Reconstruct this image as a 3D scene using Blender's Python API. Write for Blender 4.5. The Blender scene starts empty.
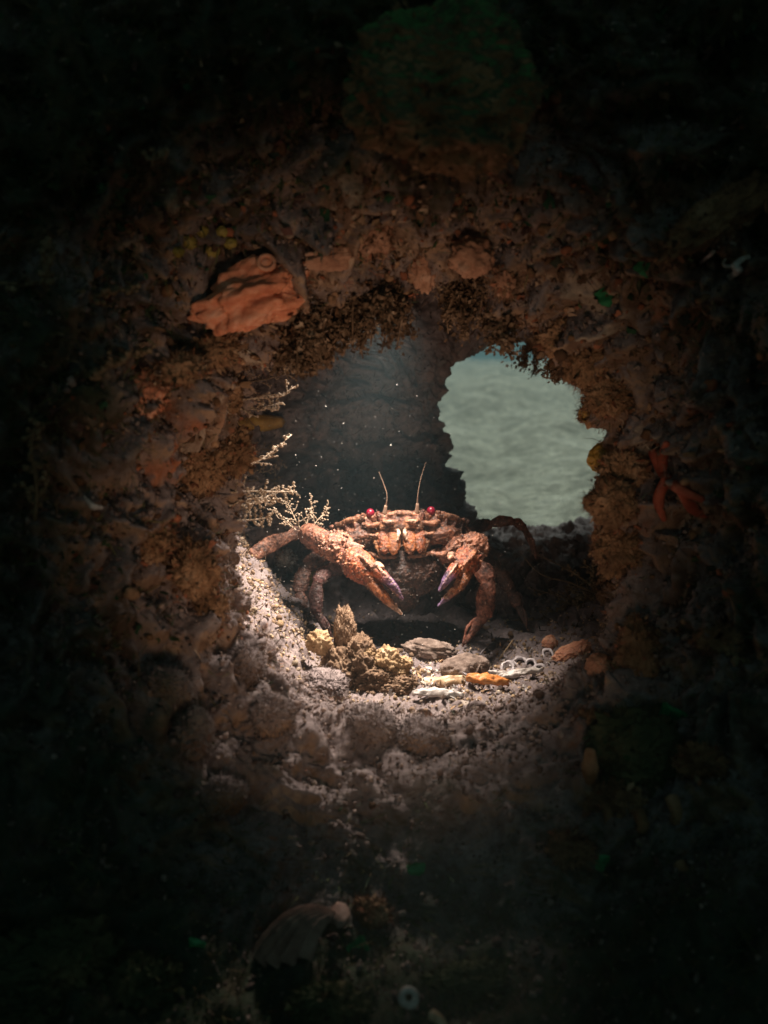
import bpy, math
import numpy as np
from mathutils import Vector, Matrix
from mathutils.bvhtree import BVHTree
from mathutils.kdtree import KDTree

# ------------------------------------------------------------------ camera, world, light
scene = bpy.context.scene
COL = scene.collection
CZ = 0.17                      # camera height above the seabed in front of the wall (metres)
FPX = 1000.0                   # focal length in pixels of the 768 x 1024 picture
cam_d = bpy.data.cameras.new('camera')
cam = bpy.data.objects.new('camera', cam_d); COL.objects.link(cam)
cam.location = (0, 0, CZ); cam.rotation_euler = (math.radians(90), 0, 0)
cam_d.sensor_fit = 'VERTICAL'; cam_d.sensor_height = 24.0
cam_d.lens = 24.0 * FPX / 1024.0
cam_d.clip_start = 0.01; cam_d.clip_end = 100.0
cam_d.dof.use_dof = True; cam_d.dof.focus_distance = 0.57; cam_d.dof.aperture_fstop = 6.5
scene.camera = cam

SUN_ELEV, SUN_AZ = 78.0, 12.0      # daylight comes from behind the wall, high up
world = bpy.data.worlds.new('World'); scene.world = world; world.use_nodes = True
wn = world.node_tree; wn.nodes.clear()
sky = wn.nodes.new('ShaderNodeTexSky'); sky.sky_type = 'NISHITA'; sky.sun_disc = False
sky.sun_elevation = math.radians(SUN_ELEV); sky.sun_rotation = math.radians(SUN_AZ)
mul = wn.nodes.new('ShaderNodeMix'); mul.data_type = 'RGBA'; mul.blend_type = 'MULTIPLY'
mul.inputs['Factor'].default_value = 1.0
mul.inputs['B'].default_value = (0.22, 0.80, 0.50, 1)      # daylight filtered by green sea water
bg = wn.nodes.new('ShaderNodeBackground'); bg.inputs['Strength'].default_value = 0.014
wo = wn.nodes.new('ShaderNodeOutputWorld')
wn.links.new(sky.outputs[0], mul.inputs['A']); wn.links.new(mul.outputs['Result'], bg.inputs['Color'])
wn.links.new(bg.outputs[0], wo.inputs['Surface'])

sd = bpy.data.lights.new('sun', 'SUN'); sd.energy = 3.2; sd.angle = math.radians(12); sd.color = (0.92, 1.0, 0.90)
sun = bpy.data.objects.new('sun', sd); COL.objects.link(sun)
el, az = math.radians(SUN_ELEV), math.radians(SUN_AZ)
sdir = Vector((math.sin(az) * math.cos(el), math.cos(az) * math.cos(el), math.sin(el)))
sun.rotation_euler = sdir.to_track_quat('Z', 'Y').to_euler(); sun.location = (0, 1, 3)

# the diver's narrow-beam torch held in the hollow above the crab, behind the upper lip of the hole
ld = bpy.data.lights.new('dive_torch_light', 'SPOT'); ld.energy = 4.6; ld.color = (1.0, 0.86, 0.74)
ld.spot_size = math.radians(85); ld.spot_blend = 1.0; ld.shadow_soft_size = 0.022
torch = bpy.data.objects.new('dive_torch_light', ld); COL.objects.link(torch)
torch.location = (0.004, 0.519, CZ + 0.110)
tdir = Vector((-0.034, 0.543, CZ - 0.085)) - Vector(torch.location)
torch.rotation_euler = tdir.to_track_quat('-Z', 'Y').to_euler()

# added warm fill light, unseen below the frame, to brighten the hole's rim
fd = bpy.data.lights.new('added_fill_light', 'SPOT'); fd.energy = 1.25; fd.color = (1.0, 0.67, 0.47)
fd.spot_size = math.radians(56); fd.spot_blend = 1.0; fd.shadow_soft_size = 0.03
fill_ob = bpy.data.objects.new('added_fill_light', fd); COL.objects.link(fill_ob)
fill_ob.location = (0.02, 0.185, CZ - 0.118)
fill_ob.rotation_euler = (Vector((-0.004, 0.45, CZ + 0.012)) - Vector(fill_ob.location)).to_track_quat('-Z', 'Y').to_euler()

scene.view_settings.view_transform = 'Standard'; scene.view_settings.look = 'None'
scene.view_settings.exposure = 0.8; scene.view_settings.gamma = 1.0
scene.view_settings.use_curve_mapping = False
scene.render.engine = 'CYCLES'
scene.cycles.use_denoising = True; scene.cycles.max_bounces = 6; scene.cycles.diffuse_bounces = 4
scene.cycles.volume_bounces = 0; scene.cycles.sample_clamp_indirect = 4.0

rng = np.random.default_rng(11)

# ------------------------------------------------------------------ helpers
_g = np.random.default_rng(5).normal(size=(256, 3)); _g /= np.linalg.norm(_g, axis=1)[:, None]
def pn(p, seed=0):
    """gradient noise, about -1..1"""
    i = np.floor(p).astype(np.int64); f = p - i
    u = f * f * f * (f * (f * 6 - 15) + 10)
    out = None
    def gr(dx, dy, dz):
        h = ((i[:, 0] + dx) * 73856093) ^ ((i[:, 1] + dy) * 19349663) ^ ((i[:, 2] + dz) * 83492791) ^ (seed * 2654435)
        h = (h ^ (h >> 13)) * 1274126177
        g = _g[((h ^ (h >> 16)) & 255)]
        return g[:, 0] * (f[:, 0] - dx) + g[:, 1] * (f[:, 1] - dy) + g[:, 2] * (f[:, 2] - dz)
    l = lambda a, b, t: a + (b - a) * t
    x00 = l(gr(0, 0, 0), gr(1, 0, 0), u[:, 0]); x10 = l(gr(0, 1, 0), gr(1, 1, 0), u[:, 0])
    x01 = l(gr(0, 0, 1), gr(1, 0, 1), u[:, 0]); x11 = l(gr(0, 1, 1), gr(1, 1, 1), u[:, 0])
    return 1.6 * l(l(x00, x10, u[:, 1]), l(x01, x11, u[:, 1]), u[:, 2])
def fbm(p, f, o=3, s=0, gain=0.5):
    r = 0; a = 1
    for k in range(o):
        r = r + a * pn(p * f * (2.03 ** k), s + k); a *= gain
    return r
def billow(p, f, o=3, s=0, gain=0.5):
    r = 0; a = 1
    for k in range(o):
        r = r + a * (2.4 * np.abs(pn(p * f * (2.03 ** k), s + k)) - .75); a *= gain
    return r
def sstep(a, b, x):
    t = np.clip((x - a) / (b - a), 0, 1); return t * t * (3 - 2 * t)
def PX(px, py, y):
    """point at depth y on the line of sight of a picture point"""
    return np.array(((px - 384) / FPX * y, y, CZ + (512 - py) / FPX * y))

def mk(name, V, F, m, parent=None, smooth=True, col=None):
    V = np.asarray(V, float)
    Fs = F if isinstance(F, (list, tuple)) and len(F) and isinstance(F[0], np.ndarray) else [np.asarray(F)]
    Fs = [np.asarray(q) for q in Fs if len(q)]
    me = bpy.data.meshes.new(name)
    nl = sum(q.size for q in Fs); npoly = sum(len(q) for q in Fs)
    me.vertices.add(len(V)); me.vertices.foreach_set('co', V.astype(np.float32).ravel())
    me.loops.add(nl); me.loops.foreach_set('vertex_index', np.concatenate([q.ravel() for q in Fs]).astype(np.int32))
    me.polygons.add(npoly)
    tot = np.concatenate([np.full(len(q), q.shape[1]) for q in Fs]).astype(np.int32)
    me.polygons.foreach_set('loop_start', np.concatenate([[0], np.cumsum(tot)[:-1]]).astype(np.int32))
    me.polygons.foreach_set('loop_total', tot)
    if smooth: me.polygons.foreach_set('use_smooth', np.ones(npoly, bool))
    me.update(calc_edges=True); me.validate()
    if col is not None:
        a = me.attributes.new('tint', 'FLOAT_COLOR', 'POINT')
        c = np.ones((len(V), 4), np.float32); c[:, :3] = col
        a.data.foreach_set('color', c.ravel())
    if m is not None: me.materials.append(m)
    o = bpy.data.objects.new(name, me); COL.objects.link(o)
    if parent is not None: o.parent = parent
    return o
def tag(o, label, cat, group=None):
    o['label'] = label; o['category'] = cat
    if group: o['group'] = group
    return o
def thing(name, label, cat, loc, group=None):
    o = bpy.data.objects.new(name, None); COL.objects.link(o); o.location = loc; o.empty_display_size = 0.01
    return tag(o, label, cat, group)
def recenter(o):
    """put a mesh object's origin at its base"""
    me = o.data; n = len(me.vertices); c = np.empty(n * 3, np.float32); me.vertices.foreach_get('co', c); c = c.reshape(-1, 3)
    b = np.array((c[:, 0].mean(), c[:, 1].mean(), c[:, 2].min())); c -= b
    me.vertices.foreach_set('co', c.ravel()); me.update(); o.location = o.location + Vector(b); return o
def join(parts):
    Vs, Fs, Cs, n = [], [], [], 0
    for p in parts:
        V, F = p[0], p[1]
        F = F if isinstance(F, list) else [F]
        Vs.append(V); Fs += [np.asarray(q) + n for q in F if len(q)]
        if len(p) > 2: Cs.append(p[2])
        n += len(V)
    V = np.concatenate(Vs)
    return (V, Fs, np.concatenate(Cs)) if Cs else (V, Fs)
_ico = {}
def ico(k):
    if k in _ico: return _ico[k]
    t = (1 + 5 ** .5) / 2
    v = [(-1, t, 0), (1, t, 0), (-1, -t, 0), (1, -t, 0), (0, -1, t), (0, 1, t), (0, -1, -t), (0, 1, -t), (t, 0, -1), (t, 0, 1), (-t, 0, -1), (-t, 0, 1)]
    f = [(0, 11, 5), (0, 5, 1), (0, 1, 7), (0, 7, 10), (0, 10, 11), (1, 5, 9), (5, 11, 4), (11, 10, 2), (10, 7, 6), (7, 1, 8), (3, 9, 4), (3, 4, 2), (3, 2, 6), (3, 6, 8), (3, 8, 9), (4, 9, 5), (2, 4, 11), (6, 2, 10), (8, 6, 7), (9, 8, 1)]
    v = [np.array(a) / np.linalg.norm(a) for a in v]
    for _ in range(k):
        c = {}; nf = []
        def mid(a, b):
            key = (min(a, b), max(a, b))
            if key not in c:
                m = v[a] + v[b]; v.append(m / np.linalg.norm(m)); c[key] = len(v) - 1
            return c[key]
        for a, b, d in f:
            x, y, z = mid(a, b), mid(b, d), mid(d, a)
            nf += [(a, x, z), (b, y, x), (d, z, y), (x, y, z)]
        f = nf
    _ico[k] = (np.array(v), np.array(f)); return _ico[k]
def frame(n, roll=0.0, up=(0.3, -0.2, 1)):
    """columns: two tangents and n"""
    n = np.asarray(n, float); n = n / np.linalg.norm(n)
    a = np.cross(up, n)
    if np.linalg.norm(a) < 1e-3: a = np.cross((1, 0, 0), n)
    a /= np.linalg.norm(a); b = np.cross(n, a)
    c, s = math.cos(roll), math.sin(roll)
    return np.stack([a * c + b * s, b * c - a * s, n], 1)
def blob(c, r, M=None, k=4, amps=((0.25, 1.6), (0.1, 5)), seed=0, bil=True):
    """lumpy ellipsoid: amps are (relative height, lumps across)"""
    U, F = ico(k); d = np.zeros(len(U))
    for j, (a, f) in enumerate(amps):
        d += a * (billow(U, f, 2, seed + 7 * j) * .6 if (bil and j) else fbm(U, f, 2, seed + 7 * j))
    V = U * (1 + d)[:, None] * np.asarray(r)
    if M is not None: V = V @ np.asarray(M).T
    return V + np.asarray(c), F
def spline(P, n):
    P = np.asarray(P, float); m = len(P)
    Q = np.vstack([2 * P[0] - P[1], P, 2 * P[-1] - P[-2]])
    t = np.linspace(0, m - 1 - 1e-9, n); i = t.astype(int); f = (t - i)[:, None]
    a, b, c, d = Q[i], Q[i + 1], Q[i + 2], Q[i + 3]
    return .5 * (2 * b + (c - a) * f + (2 * a - 5 * b + 4 * c - d) * f ** 2 + (3 * b - a - 3 * c + d) * f ** 3)
def tube(P, R, n=24, seg=10, flat=1.0, fdir=None):
    """round tapered tube through points; flat < 1 squashes it along fdir"""
    P = np.asarray(P, float); R = np.asarray(R, float)
    C = spline(P, n) if n > len(P) else P
    r = np.interp(np.linspace(0, 1, len(C)), np.linspace(0, 1, len(R)), R)
    T = np.gradient(C, axis=0); T /= np.linalg.norm(T, axis=1)[:, None] + 1e-12
    ref = np.array(fdir if fdir is not None else (0.31, 0.87, 0.38), float)
    A = ref - T * (T @ ref)[:, None]
    A /= np.linalg.norm(A, axis=1)[:, None] + 1e-12
    B = np.cross(T, A)
    th = np.linspace(0, 2 * np.pi, seg, endpoint=False)
    ring = (A[:, None] * (np.cos(th) * flat)[None, :, None] + B[:, None] * np.sin(th)[None, :, None]) * r[:, None, None] + C[:, None]
    V = ring.reshape(-1, 3); m = len(C)
    i, j = np.meshgrid(np.arange(m - 1), np.arange(seg), indexing='ij'); j2 = (j + 1) % seg
    Q = np.stack([i * seg + j, i * seg + j2, (i + 1) * seg + j2, (i + 1) * seg + j], -1).reshape(-1, 4)
    V = np.vstack([V, C[0] - T[0] * r[0] * .5, C[-1] + T[-1] * r[-1] * .7]); a, b = len(V) - 2, len(V) - 1
    jj = np.arange(seg); k = (jj + 1) % seg
    tri = np.vstack([np.stack([np.full(seg, a), k, jj], 1), np.stack([np.full(seg, b), (m - 1) * seg + jj, (m - 1) * seg + k], 1)])
    return V, [Q, tri]
def unit(v): return v / (np.linalg.norm(v, axis=-1, keepdims=True) + 1e-12)
def ribbons(B, D, L, W, bend, rg):
    """N thin bent tapering blades"""
    n = len(B); D = unit(D); side = unit(np.cross(D, rg.normal(size=(n, 3))))
    k = unit(rg.normal(size=(n, 3))) * bend
    L = L[:, None]; W = W[:, None]
    D2 = unit(D + k); m = B + D * L * .5; t = m + D2 * L * .5
    V = np.stack([B - side * W, B + side * W, m + side * W * .75, m - side * W * .75, t], 1).reshape(-1, 3)
    o = (np.arange(n) * 5)[:, None]
    return V, [o + np.array([0, 1, 2, 3]), o + np.array([3, 2, 4])]
def flakes(B, N, S, rg):
    """N small cupped lobed leaves standing off a surface"""
    n = len(B); D = unit(N + .7 * rg.normal(size=(n, 3))); side = unit(np.cross(D, rg.normal(size=(n, 3)))); nn = np.cross(side, D)
    shp = np.array([(0, 0, 0), (-.28, .35, .06), (-.5, .8, .2), (-.2, 1.1, .16), (.0, .95, .0), (.25, 1.15, .18), (.52, .75, .2), (.28, .3, .06), (0, .55, -.12)])
    sh = shp[None] * (1 + .25 * rg.normal(size=(n, 9, 3)))
    V = B[:, None] + S[:, None, None] * (sh[..., 0:1] * side[:, None] + sh[..., 1:2] * D[:, None] + sh[..., 2:3] * nn[:, None])
    f = np.array([(8, 0, 1), (8, 1, 2), (8, 2, 3), (8, 3, 4), (8, 4, 5), (8, 5, 6), (8, 6, 7), (8, 7, 0)][::-1])
    f = f[:, ::-1]
    return V.reshape(-1, 3), ((np.arange(n) * 9)[:, None, None] + f[None]).reshape(-1, 3)
def crumbs(B, N, S, rg, k=1):
    U, F = ico(k); n = len(B); m = len(U)
    R = unit(rg.normal(size=(n, 3))); R2 = unit(np.cross(R, rg.normal(size=(n, 3)))); R3 = np.cross(R, R2)
    sc = S[:, None] * (1 + .35 * rg.normal(size=(n, 3)).clip(-1.6, 1.6))
    J = 1 + .16 * rg.normal(size=(n, m, 1))
    X = U[None] * J
    V = B[:, None] + N[:, None] * (S * .25)[:, None, None] + X[..., 0:1] * (R * sc[:, 0:1])[:, None] + X[..., 1:2] * (R2 * sc[:, 1:2])[:, None] + X[..., 2:3] * (R3 * sc[:, 2:3])[:, None]
    return V.reshape(-1, 3), ((np.arange(n) * m)[:, None, None] + F[None]).reshape(-1, 3)
def rep(c, k): return np.repeat(np.asarray(c), k, axis=0)

# ------------------------------------------------------------------ materials
def nmat(name): 
    m = bpy.data.materials.new(name); m.use_nodes = True
    nt = m.node_tree; b = nt.nodes['Principled BSDF']; return m, nt, b
def N(nt, t, **kw):
    n = nt.nodes.new(t)
    for k, v in kw.items(): setattr(n, k, v)
    return n
def ramp(nt, fac, stops):
    r = N(nt, 'ShaderNodeValToRGB'); e = r.color_ramp.elements
    while len(e) < len(stops): e.new(0.5)
    for x, (p, c) in zip(e, stops): x.position = p; x.color = (*c, 1)
    nt.links.new(fac, r.inputs[0]); return r.outputs[0]
def noise(nt, co, scale, detail=4, rough=.6, dist=0.0):
    n = N(nt, 'ShaderNodeTexNoise'); n.inputs['Scale'].default_value = scale; n.inputs['Detail'].default_value = detail
    n.inputs['Roughness'].default_value = rough; n.inputs['Distortion'].default_value = dist
    nt.links.new(co, n.inputs['Vector']); return n.outputs['Fac']
def mixc(nt, fac, a, b, mode='MIX'):
    m = N(nt, 'ShaderNodeMix', data_type='RGBA', blend_type=mode)
    for s, v in (('Factor', fac), ('A', a), ('B', b)):
        if hasattr(v, 'links') or hasattr(v, 'is_linked'): nt.links.new(v, m.inputs[s])
        else: m.inputs[s].default_value = (*v, 1) if isinstance(v, tuple) else v
    return m.outputs['Result']
def maprange(nt, v, a, b, c=0.0, d=1.0):
    m = N(nt, 'ShaderNodeMapRange'); nt.links.new(v, m.inputs[0])
    for i, x in zip((1, 2, 3, 4), (a, b, c, d)): m.inputs[i].default_value = x
    return m.outputs[0]
def bump(nt, b, h, dist, strength=1.0):
    n = N(nt, 'ShaderNodeBump'); n.inputs['Distance'].default_value = dist; n.inputs['Strength'].default_value = strength
    nt.links.new(h, n.inputs['Height']); nt.links.new(n.outputs[0], b.inputs['Normal'])
def simple(name, stops, scale=120, rough=.75, bs=450, bd=.0006, spec=.3, tint=False, sss=0.0, coat=0.0):
    m, nt, b = nmat(name); tc = N(nt, 'ShaderNodeNewGeometry').outputs['Position']
    c = ramp(nt, noise(nt, tc, scale, 5, .65), stops)
    if tint:
        a = N(nt, 'ShaderNodeAttribute', attribute_name='tint'); c = mixc(nt, 1.0, c, a.outputs['Color'], 'MULTIPLY')
    nt.links.new(c, b.inputs['Base Color'])
    b.inputs['Roughness'].default_value = rough; b.inputs['Specular IOR Level'].default_value = spec
    if sss: b.inputs['Subsurface Weight'].default_value = sss; b.inputs['Subsurface Radius'].default_value = (.004, .002, .001); b.inputs['Subsurface Scale'].default_value = 1.0
    if coat: b.inputs['Coat Weight'].default_value = coat; b.inputs['Coat Roughness'].default_value = .2
    if bd: bump(nt, b, noise(nt, tc, bs, 4, .7), bd)
    return m
def rock_material():
    m, nt, b = nmat('encrusted_rock'); g = N(nt, 'ShaderNodeNewGeometry'); p = g.outputs['Position']
    base = ramp(nt, noise(nt, p, 24, 5, .58, .5), [(.30, (.035, .022, .016)), (.40, (.12, .075, .05)), (.47, (.22, .165, .145)), (.53, (.31, .20, .13)), (.60, (.15, .085, .055)), (.68, (.42, .33, .25)), (.78, (.24, .19, .18))])
    orange = maprange(nt, noise(nt, p, 17, 4, .6, .8), .60, .70, 0, .85)
    base = mixc(nt, orange, base, (.36, .13, .06))
    pale = maprange(nt, noise(nt, p, 60, 5, .6, .5), .60, .70, 0, .75)
    base = mixc(nt, pale, base, (.46, .33, .23))
    # dull mauve silt lies on whatever faces up
    sx = N(nt, 'ShaderNodeSeparateXYZ'); nt.links.new(g.outputs['Normal'], sx.inputs[0])
    ad = N(nt, 'ShaderNodeMath', operation='ADD'); nt.links.new(sx.outputs[2], ad.inputs[0])
    nt.links.new(maprange(nt, noise(nt, p, 90, 5, .7), .3, .7, -.3, .3), ad.inputs[1])
    up = maprange(nt, ad.outputs[0], -.25, .35)
    silt = ramp(nt, noise(nt, p, 150, 6, .7), [(.3, (.115, .085, .08)), (.5, (.22, .175, .17)), (.7, (.34, .28, .265))])
    base = mixc(nt, up, base, silt)
    # a mottled mauve grey is mixed in towards the back of the hollow
    pz = N(nt, 'ShaderNodeSeparateXYZ'); nt.links.new(p, pz.inputs[0])
    base = mixc(nt, maprange(nt, pz.outputs[1], .54, .62, 0, .75), base, ramp(nt, noise(nt, p, 110, 6, .75), [(.32, (.10, .08, .085)), (.5, (.21, .18, .185)), (.68, (.34, .29, .29))]))
    # outer rock overgrown with green and brown algae, darkened to paint in its shade
    py = N(nt, 'ShaderNodeSeparateXYZ'); nt.links.new(p, py.inputs[0])
    a2 = N(nt, 'ShaderNodeMath', operation='ADD'); nt.links.new(py.outputs[1], a2.inputs[0]); nt.links.new(maprange(nt, noise(nt, p, 40, 5, .65), .3, .7, -.02, .02), a2.inputs[1])
    alg_shade = ramp(nt, noise(nt, p, 55, 6, .7), [(.32, (.018, .028, .016)), (.5, (.035, .06, .03)), (.62, (.07, .055, .03)), (.75, (.10, .12, .06))])
    base = mixc(nt, maprange(nt, a2.outputs[0], .405, .372, 0, .88), base, alg_shade)
    nt.links.new(base, b.inputs['Base Color']); b.inputs['Roughness'].default_value = .85; b.inputs['Specular IOR Level'].default_value = .25
    h1 = noise(nt, p, 320, 6, .75, .3); bump(nt, b, h1, .0009)
    return m
def sand_material():
    m, nt, b = nmat('seabed_sand'); p = N(nt, 'ShaderNodeNewGeometry').outputs['Position']
    c = ramp(nt, noise(nt, p, 16, 9, .78, .3), [(.34, (.20, .20, .15)), (.46, (.34, .33, .26)), (.54, (.44, .43, .34)), (.66, (.58, .57, .48))])
    s = ramp(nt, noise(nt, p, 70, 5, .7), [(.35, (.45, .45, .45)), (.65, (1, 1, 1))])
    nt.links.new(mixc(nt, 1.0, c, s, 'MULTIPLY'), b.inputs['Base Color']); b.inputs['Roughness'].default_value = .9
    bump(nt, b, noise(nt, p, 120, 6, .75), .006)
    return m
MAT = {
 'rock': rock_material(), 'sand': sand_material(),
 'crust': simple('crust_crumb', [(.3, (.45, .40, .36)), (.5, (.8, .72, .66)), (.7, (1, .95, .9))], 260, .85, 700, .0005, tint=True),
 'turf': simple('turf', [(.3, (.5, .5, .5)), (.7, (1, 1, 1))], 90, .8, bd=0, tint=True),
 'orange_sponge': simple('orange_sponge', [(.32, (.48, .15, .08)), (.5, (.68, .26, .14)), (.66, (.78, .42, .28))], 110, .6, 420, .0006, sss=.25),
 'peach_sponge': simple('peach_sponge', [(.3, (.42, .17, .10)), (.55, (.60, .29, .18)), (.75, (.72, .45, .32))], 90, .65, 380, .0006, sss=.25),
 'roof_sponge': simple('roof_sponge', [(.3, (.22, .10, .06)), (.52, (.40, .21, .13)), (.74, (.55, .34, .24))], 80, .75, 380, .0008),
 'red_sponge': simple('red_sponge', [(.3, (.26, .05, .03)), (.6, (.45, .11, .06)), (.75, (.55, .22, .14))], 110, .7, 420, .0006),
 'tan_sponge': simple('tan_sponge', [(.3, (.09, .045, .022)), (.48, (.22, .12, .06)), (.6, (.32, .185, .10)), (.75, (.46, .30, .19))], 75, .75, 360, .0009),
 'yellow_squirt': simple('yellow_squirt', [(.35, (.22, .17, .035)), (.65, (.38, .30, .08))], 160, .45, 600, .0003, sss=.2),
 'olive_squirt': simple('olive_squirt', [(.35, (.22, .12, .02)), (.55, (.42, .25, .05)), (.7, (.52, .36, .10))], 120, .5, 500, .0004, sss=.2),
 'boulder': simple('algal_boulder', [(.3, (.035, .055, .025)), (.5, (.075, .085, .04)), (.65, (.15, .12, .06)), (.78, (.26, .18, .10))], 45, .85, 260, .0012),
 'boulder_top': None,
 'green': simple('green_alga', [(.3, (.02, .16, .06)), (.6, (.06, .32, .13)), (.75, (.12, .42, .2))], 140, .6, 500, .0003),
 'weed': simple('brown_weed', [(.3, (.05, .03, .018)), (.52, (.15, .09, .05)), (.70, (.40, .29, .20))], 210, .75, bd=0),
 'hydroid': simple('hydroid', [(.3, (.20, .13, .08)), (.52, (.40, .30, .21)), (.72, (.66, .57, .47))], 420, .7, bd=0),
 'hydroid_dark': simple('hydroid_dark', [(.3, (.13, .085, .045)), (.6, (.24, .17, .10)), (.75, (.38, .30, .2))], 250, .75, bd=0),
 'shell_white': simple('white_shell', [(.3, (.30, .25, .22)), (.55, (.56, .51, .47)), (.72, (.78, .74, .70))], 320, .45, 500, .0003, spec=.5),
 'shell_lilac': simple('lilac_shell', [(.3, (.34, .30, .31)), (.6, (.60, .55, .56)), (.75, (.78, .74, .73))], 260, .6, 500, .0004),
 'shell_tan': simple('tan_shell', [(.3, (.30, .18, .09)), (.52, (.50, .34, .20)), (.72, (.68, .54, .40))], 260, .45, 450, .0003, spec=.5),
 'shell_orange': simple('orange_shell', [(.3, (.42, .12, .03)), (.52, (.68, .26, .07)), (.72, (.78, .48, .24))], 260, .4, 450, .0003, spec=.5),
 'scallop': simple('scallop_shell', [(.3, (.17, .10, .08)), (.55, (.30, .19, .15)), (.75, (.42, .30, .24))], 120, .65, 420, .0005),
 'pebble': simple('pebble', [(.32, (.085, .06, .048)), (.5, (.18, .13, .105)), (.68, (.30, .235, .20))], 220, .85, 520, .0008),
 'gravel': simple('shell_gravel', [(.3, (.55, .47, .38)), (.6, (.9, .82, .7)), (.75, (1, 1, .95))], 300, .8, 700, .0004, tint=True),
 'weedy_rock': simple('weedy_rock', [(.3, (.08, .048, .03)), (.5, (.19, .12, .075)), (.65, (.30, .20, .13)), (.78, (.44, .32, .22))], 160, .85, 420, .0010),
 'crumb': simple('crumb_sponge', [(.3, (.22, .13, .06)), (.55, (.40, .27, .15)), (.75, (.55, .42, .28))], 200, .8, 500, .0006),
 'eye': simple('crab_eye', [(.3, (.10, .002, .010)), (.6, (.22, .004, .022))], 900, .35, bd=0, spec=.4, coat=.15),
 'antenna': simple('crab_antenna', [(.3, (.22, .13, .09)), (.7, (.36, .25, .18))], 400, .6, bd=0),
}
def crab_material():
    m, nt, b = nmat('crab_shell'); p = N(nt, 'ShaderNodeNewGeometry').outputs['Position']
    a = N(nt, 'ShaderNodeAttribute', attribute_name='tint').outputs['Color']
    dark = ramp(nt, noise(nt, p, 420, 5, .7), [(.36, (.16, .11, .10)), (.5, (.62, .52, .48)), (.64, (1.1, .98, .92))])
    c = mixc(nt, 1.0, a, dark, 'MULTIPLY'); c = mixc(nt, 1.0, c, (.92, .78, .70), 'MULTIPLY')
    blot = ramp(nt, noise(nt, p, 150, 4, .65, .5), [(.36, (.30, .27, .26)), (.5, (.75, .72, .70)), (.62, (1.05, 1.0, .95))]); c = mixc(nt, 1.0, c, blot, 'MULTIPLY')
    sp = maprange(nt, noise(nt, p, 700, 3, .6), .64, .70, 0, .55)
    c = mixc(nt, sp, c, (.55, .40, .31))
    nt.links.new(c, b.inputs['Base Color']); b.inputs['Roughness'].default_value = .48; b.inputs['Specular IOR Level'].default_value = .5
    bump(nt, b, noise(nt, p, 900, 5, .7), .0006)
    return m
MAT['crab'] = crab_material()
def boulder_material():
    m, nt, b = nmat('algae_topped_boulder'); g = N(nt, 'ShaderNodeNewGeometry'); p = g.outputs['Position']
    sx = N(nt, 'ShaderNodeSeparateXYZ'); nt.links.new(g.outputs['Normal'], sx.inputs[0])
    ad = N(nt, 'ShaderNodeMath', operation='ADD'); nt.links.new(sx.outputs[2], ad.inputs[0]); nt.links.new(maprange(nt, noise(nt, p, 35, 6, .75), .3, .7, -.22, .22), ad.inputs[1])
    gr = ramp(nt, noise(nt, p, 120, 5, .7), [(.3, (.03, .14, .04)), (.55, (.08, .28, .08)), (.75, (.18, .38, .14))])
    tn = ramp(nt, noise(nt, p, 70, 5, .65), [(.3, (.16, .08, .035)), (.52, (.34, .18, .085)), (.72, (.52, .34, .19))])  # tan underside paints in the warm light from below
    dk = ramp(nt, noise(nt, p, 40, 4, .6), [(.3, (.04, .05, .025)), (.7, (.11, .09, .05))])
    c = mixc(nt, maprange(nt, ad.outputs[0], -.45, .0), tn, dk); c = mixc(nt, maprange(nt, ad.outputs[0], .05, .75), c, gr)
    nt.links.new(c, b.inputs['Base Color']); b.inputs['Roughness'].default_value = .85; bump(nt, b, noise(nt, p, 260, 5, .7), .0012)
    return m
MAT['boulder_top'] = boulder_material()

# ------------------------------------------------------------------ the rock with its hole, hollow and far opening: one closed sheet
HOLE = [(440, 305), (400, 322), (345, 325), (312, 345), (285, 355), (262, 375), (256, 420), (258, 460), (258, 495), (258, 530), (254, 560), (248, 592), (268, 630), (302, 668), (340, 692), (395, 702), (440, 704), (500, 696), (550, 672), (582, 650), (594, 620), (600, 580), (602, 555), (594, 530), (598, 500), (600, 480), (590, 460), (580, 435), (574, 405), (556, 378), (532, 352), (508, 338), (480, 310)]
BACK = [(500, 343), (470, 352), (442, 385), (437, 420), (450, 450), (465, 490), (476, 518), (500, 524), (520, 528), (545, 526), (580, 522), (615, 505), (632, 470), (634, 420), (622, 375), (592, 347), (545, 337)]
NT = 840
TH = np.linspace(0, 2 * np.pi, NT, endpoint=False)
def contour(poly, c):
    q = np.array(poly, float) - c; a = np.arctan2(-q[:, 1], q[:, 0]); r = np.hypot(q[:, 0], q[:, 1]); o = np.argsort(a)
    return np.interp(TH, a[o], r[o], period=2 * np.pi)
c1 = np.array((425., 505.)); c2 = np.array((522., 435.))
rT = contour(HOLE, c1) + 7; rB = contour(BACK, c2) + 10
dn = np.clip(-np.sin(TH), 0, 1) ** 1.5            # 1 straight down
def ring(c, r, y):
    y = np.broadcast_to(y, TH.shape); px = c[0] + r * np.cos(TH); py = c[1] - r * np.sin(TH)
    return np.stack([(px - 384) / FPX * y, y, CZ + (512 - py) / FPX * y], 1)
rT_s = np.array([np.mean(np.take(rT, range(i - 40, i + 41), mode='wrap')) for i in range(NT)])
cW = np.array((430., 470.))
def ell(c, l, r_, t, b): 
    ct, st = np.cos(TH), np.sin(TH)
    rx = np.where(ct > 0, r_ - c[0], c[0] - l); ry = np.where(st > 0, c[1] - t, b - c[1])
    return 1 / ((np.abs(ct) / rx) ** 2.6 + (np.abs(st) / ry) ** 2.6) ** (1 / 2.6)
shade_ovh = np.clip(np.sin(TH), 0, 1)                   # unseen upper rock, shaped to lean out and keep the sun off
top = ring(c1, 6000 + 0 * TH, .36 - .10 * dn); top[:, 1] -= 1.7 * shade_ovh
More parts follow.
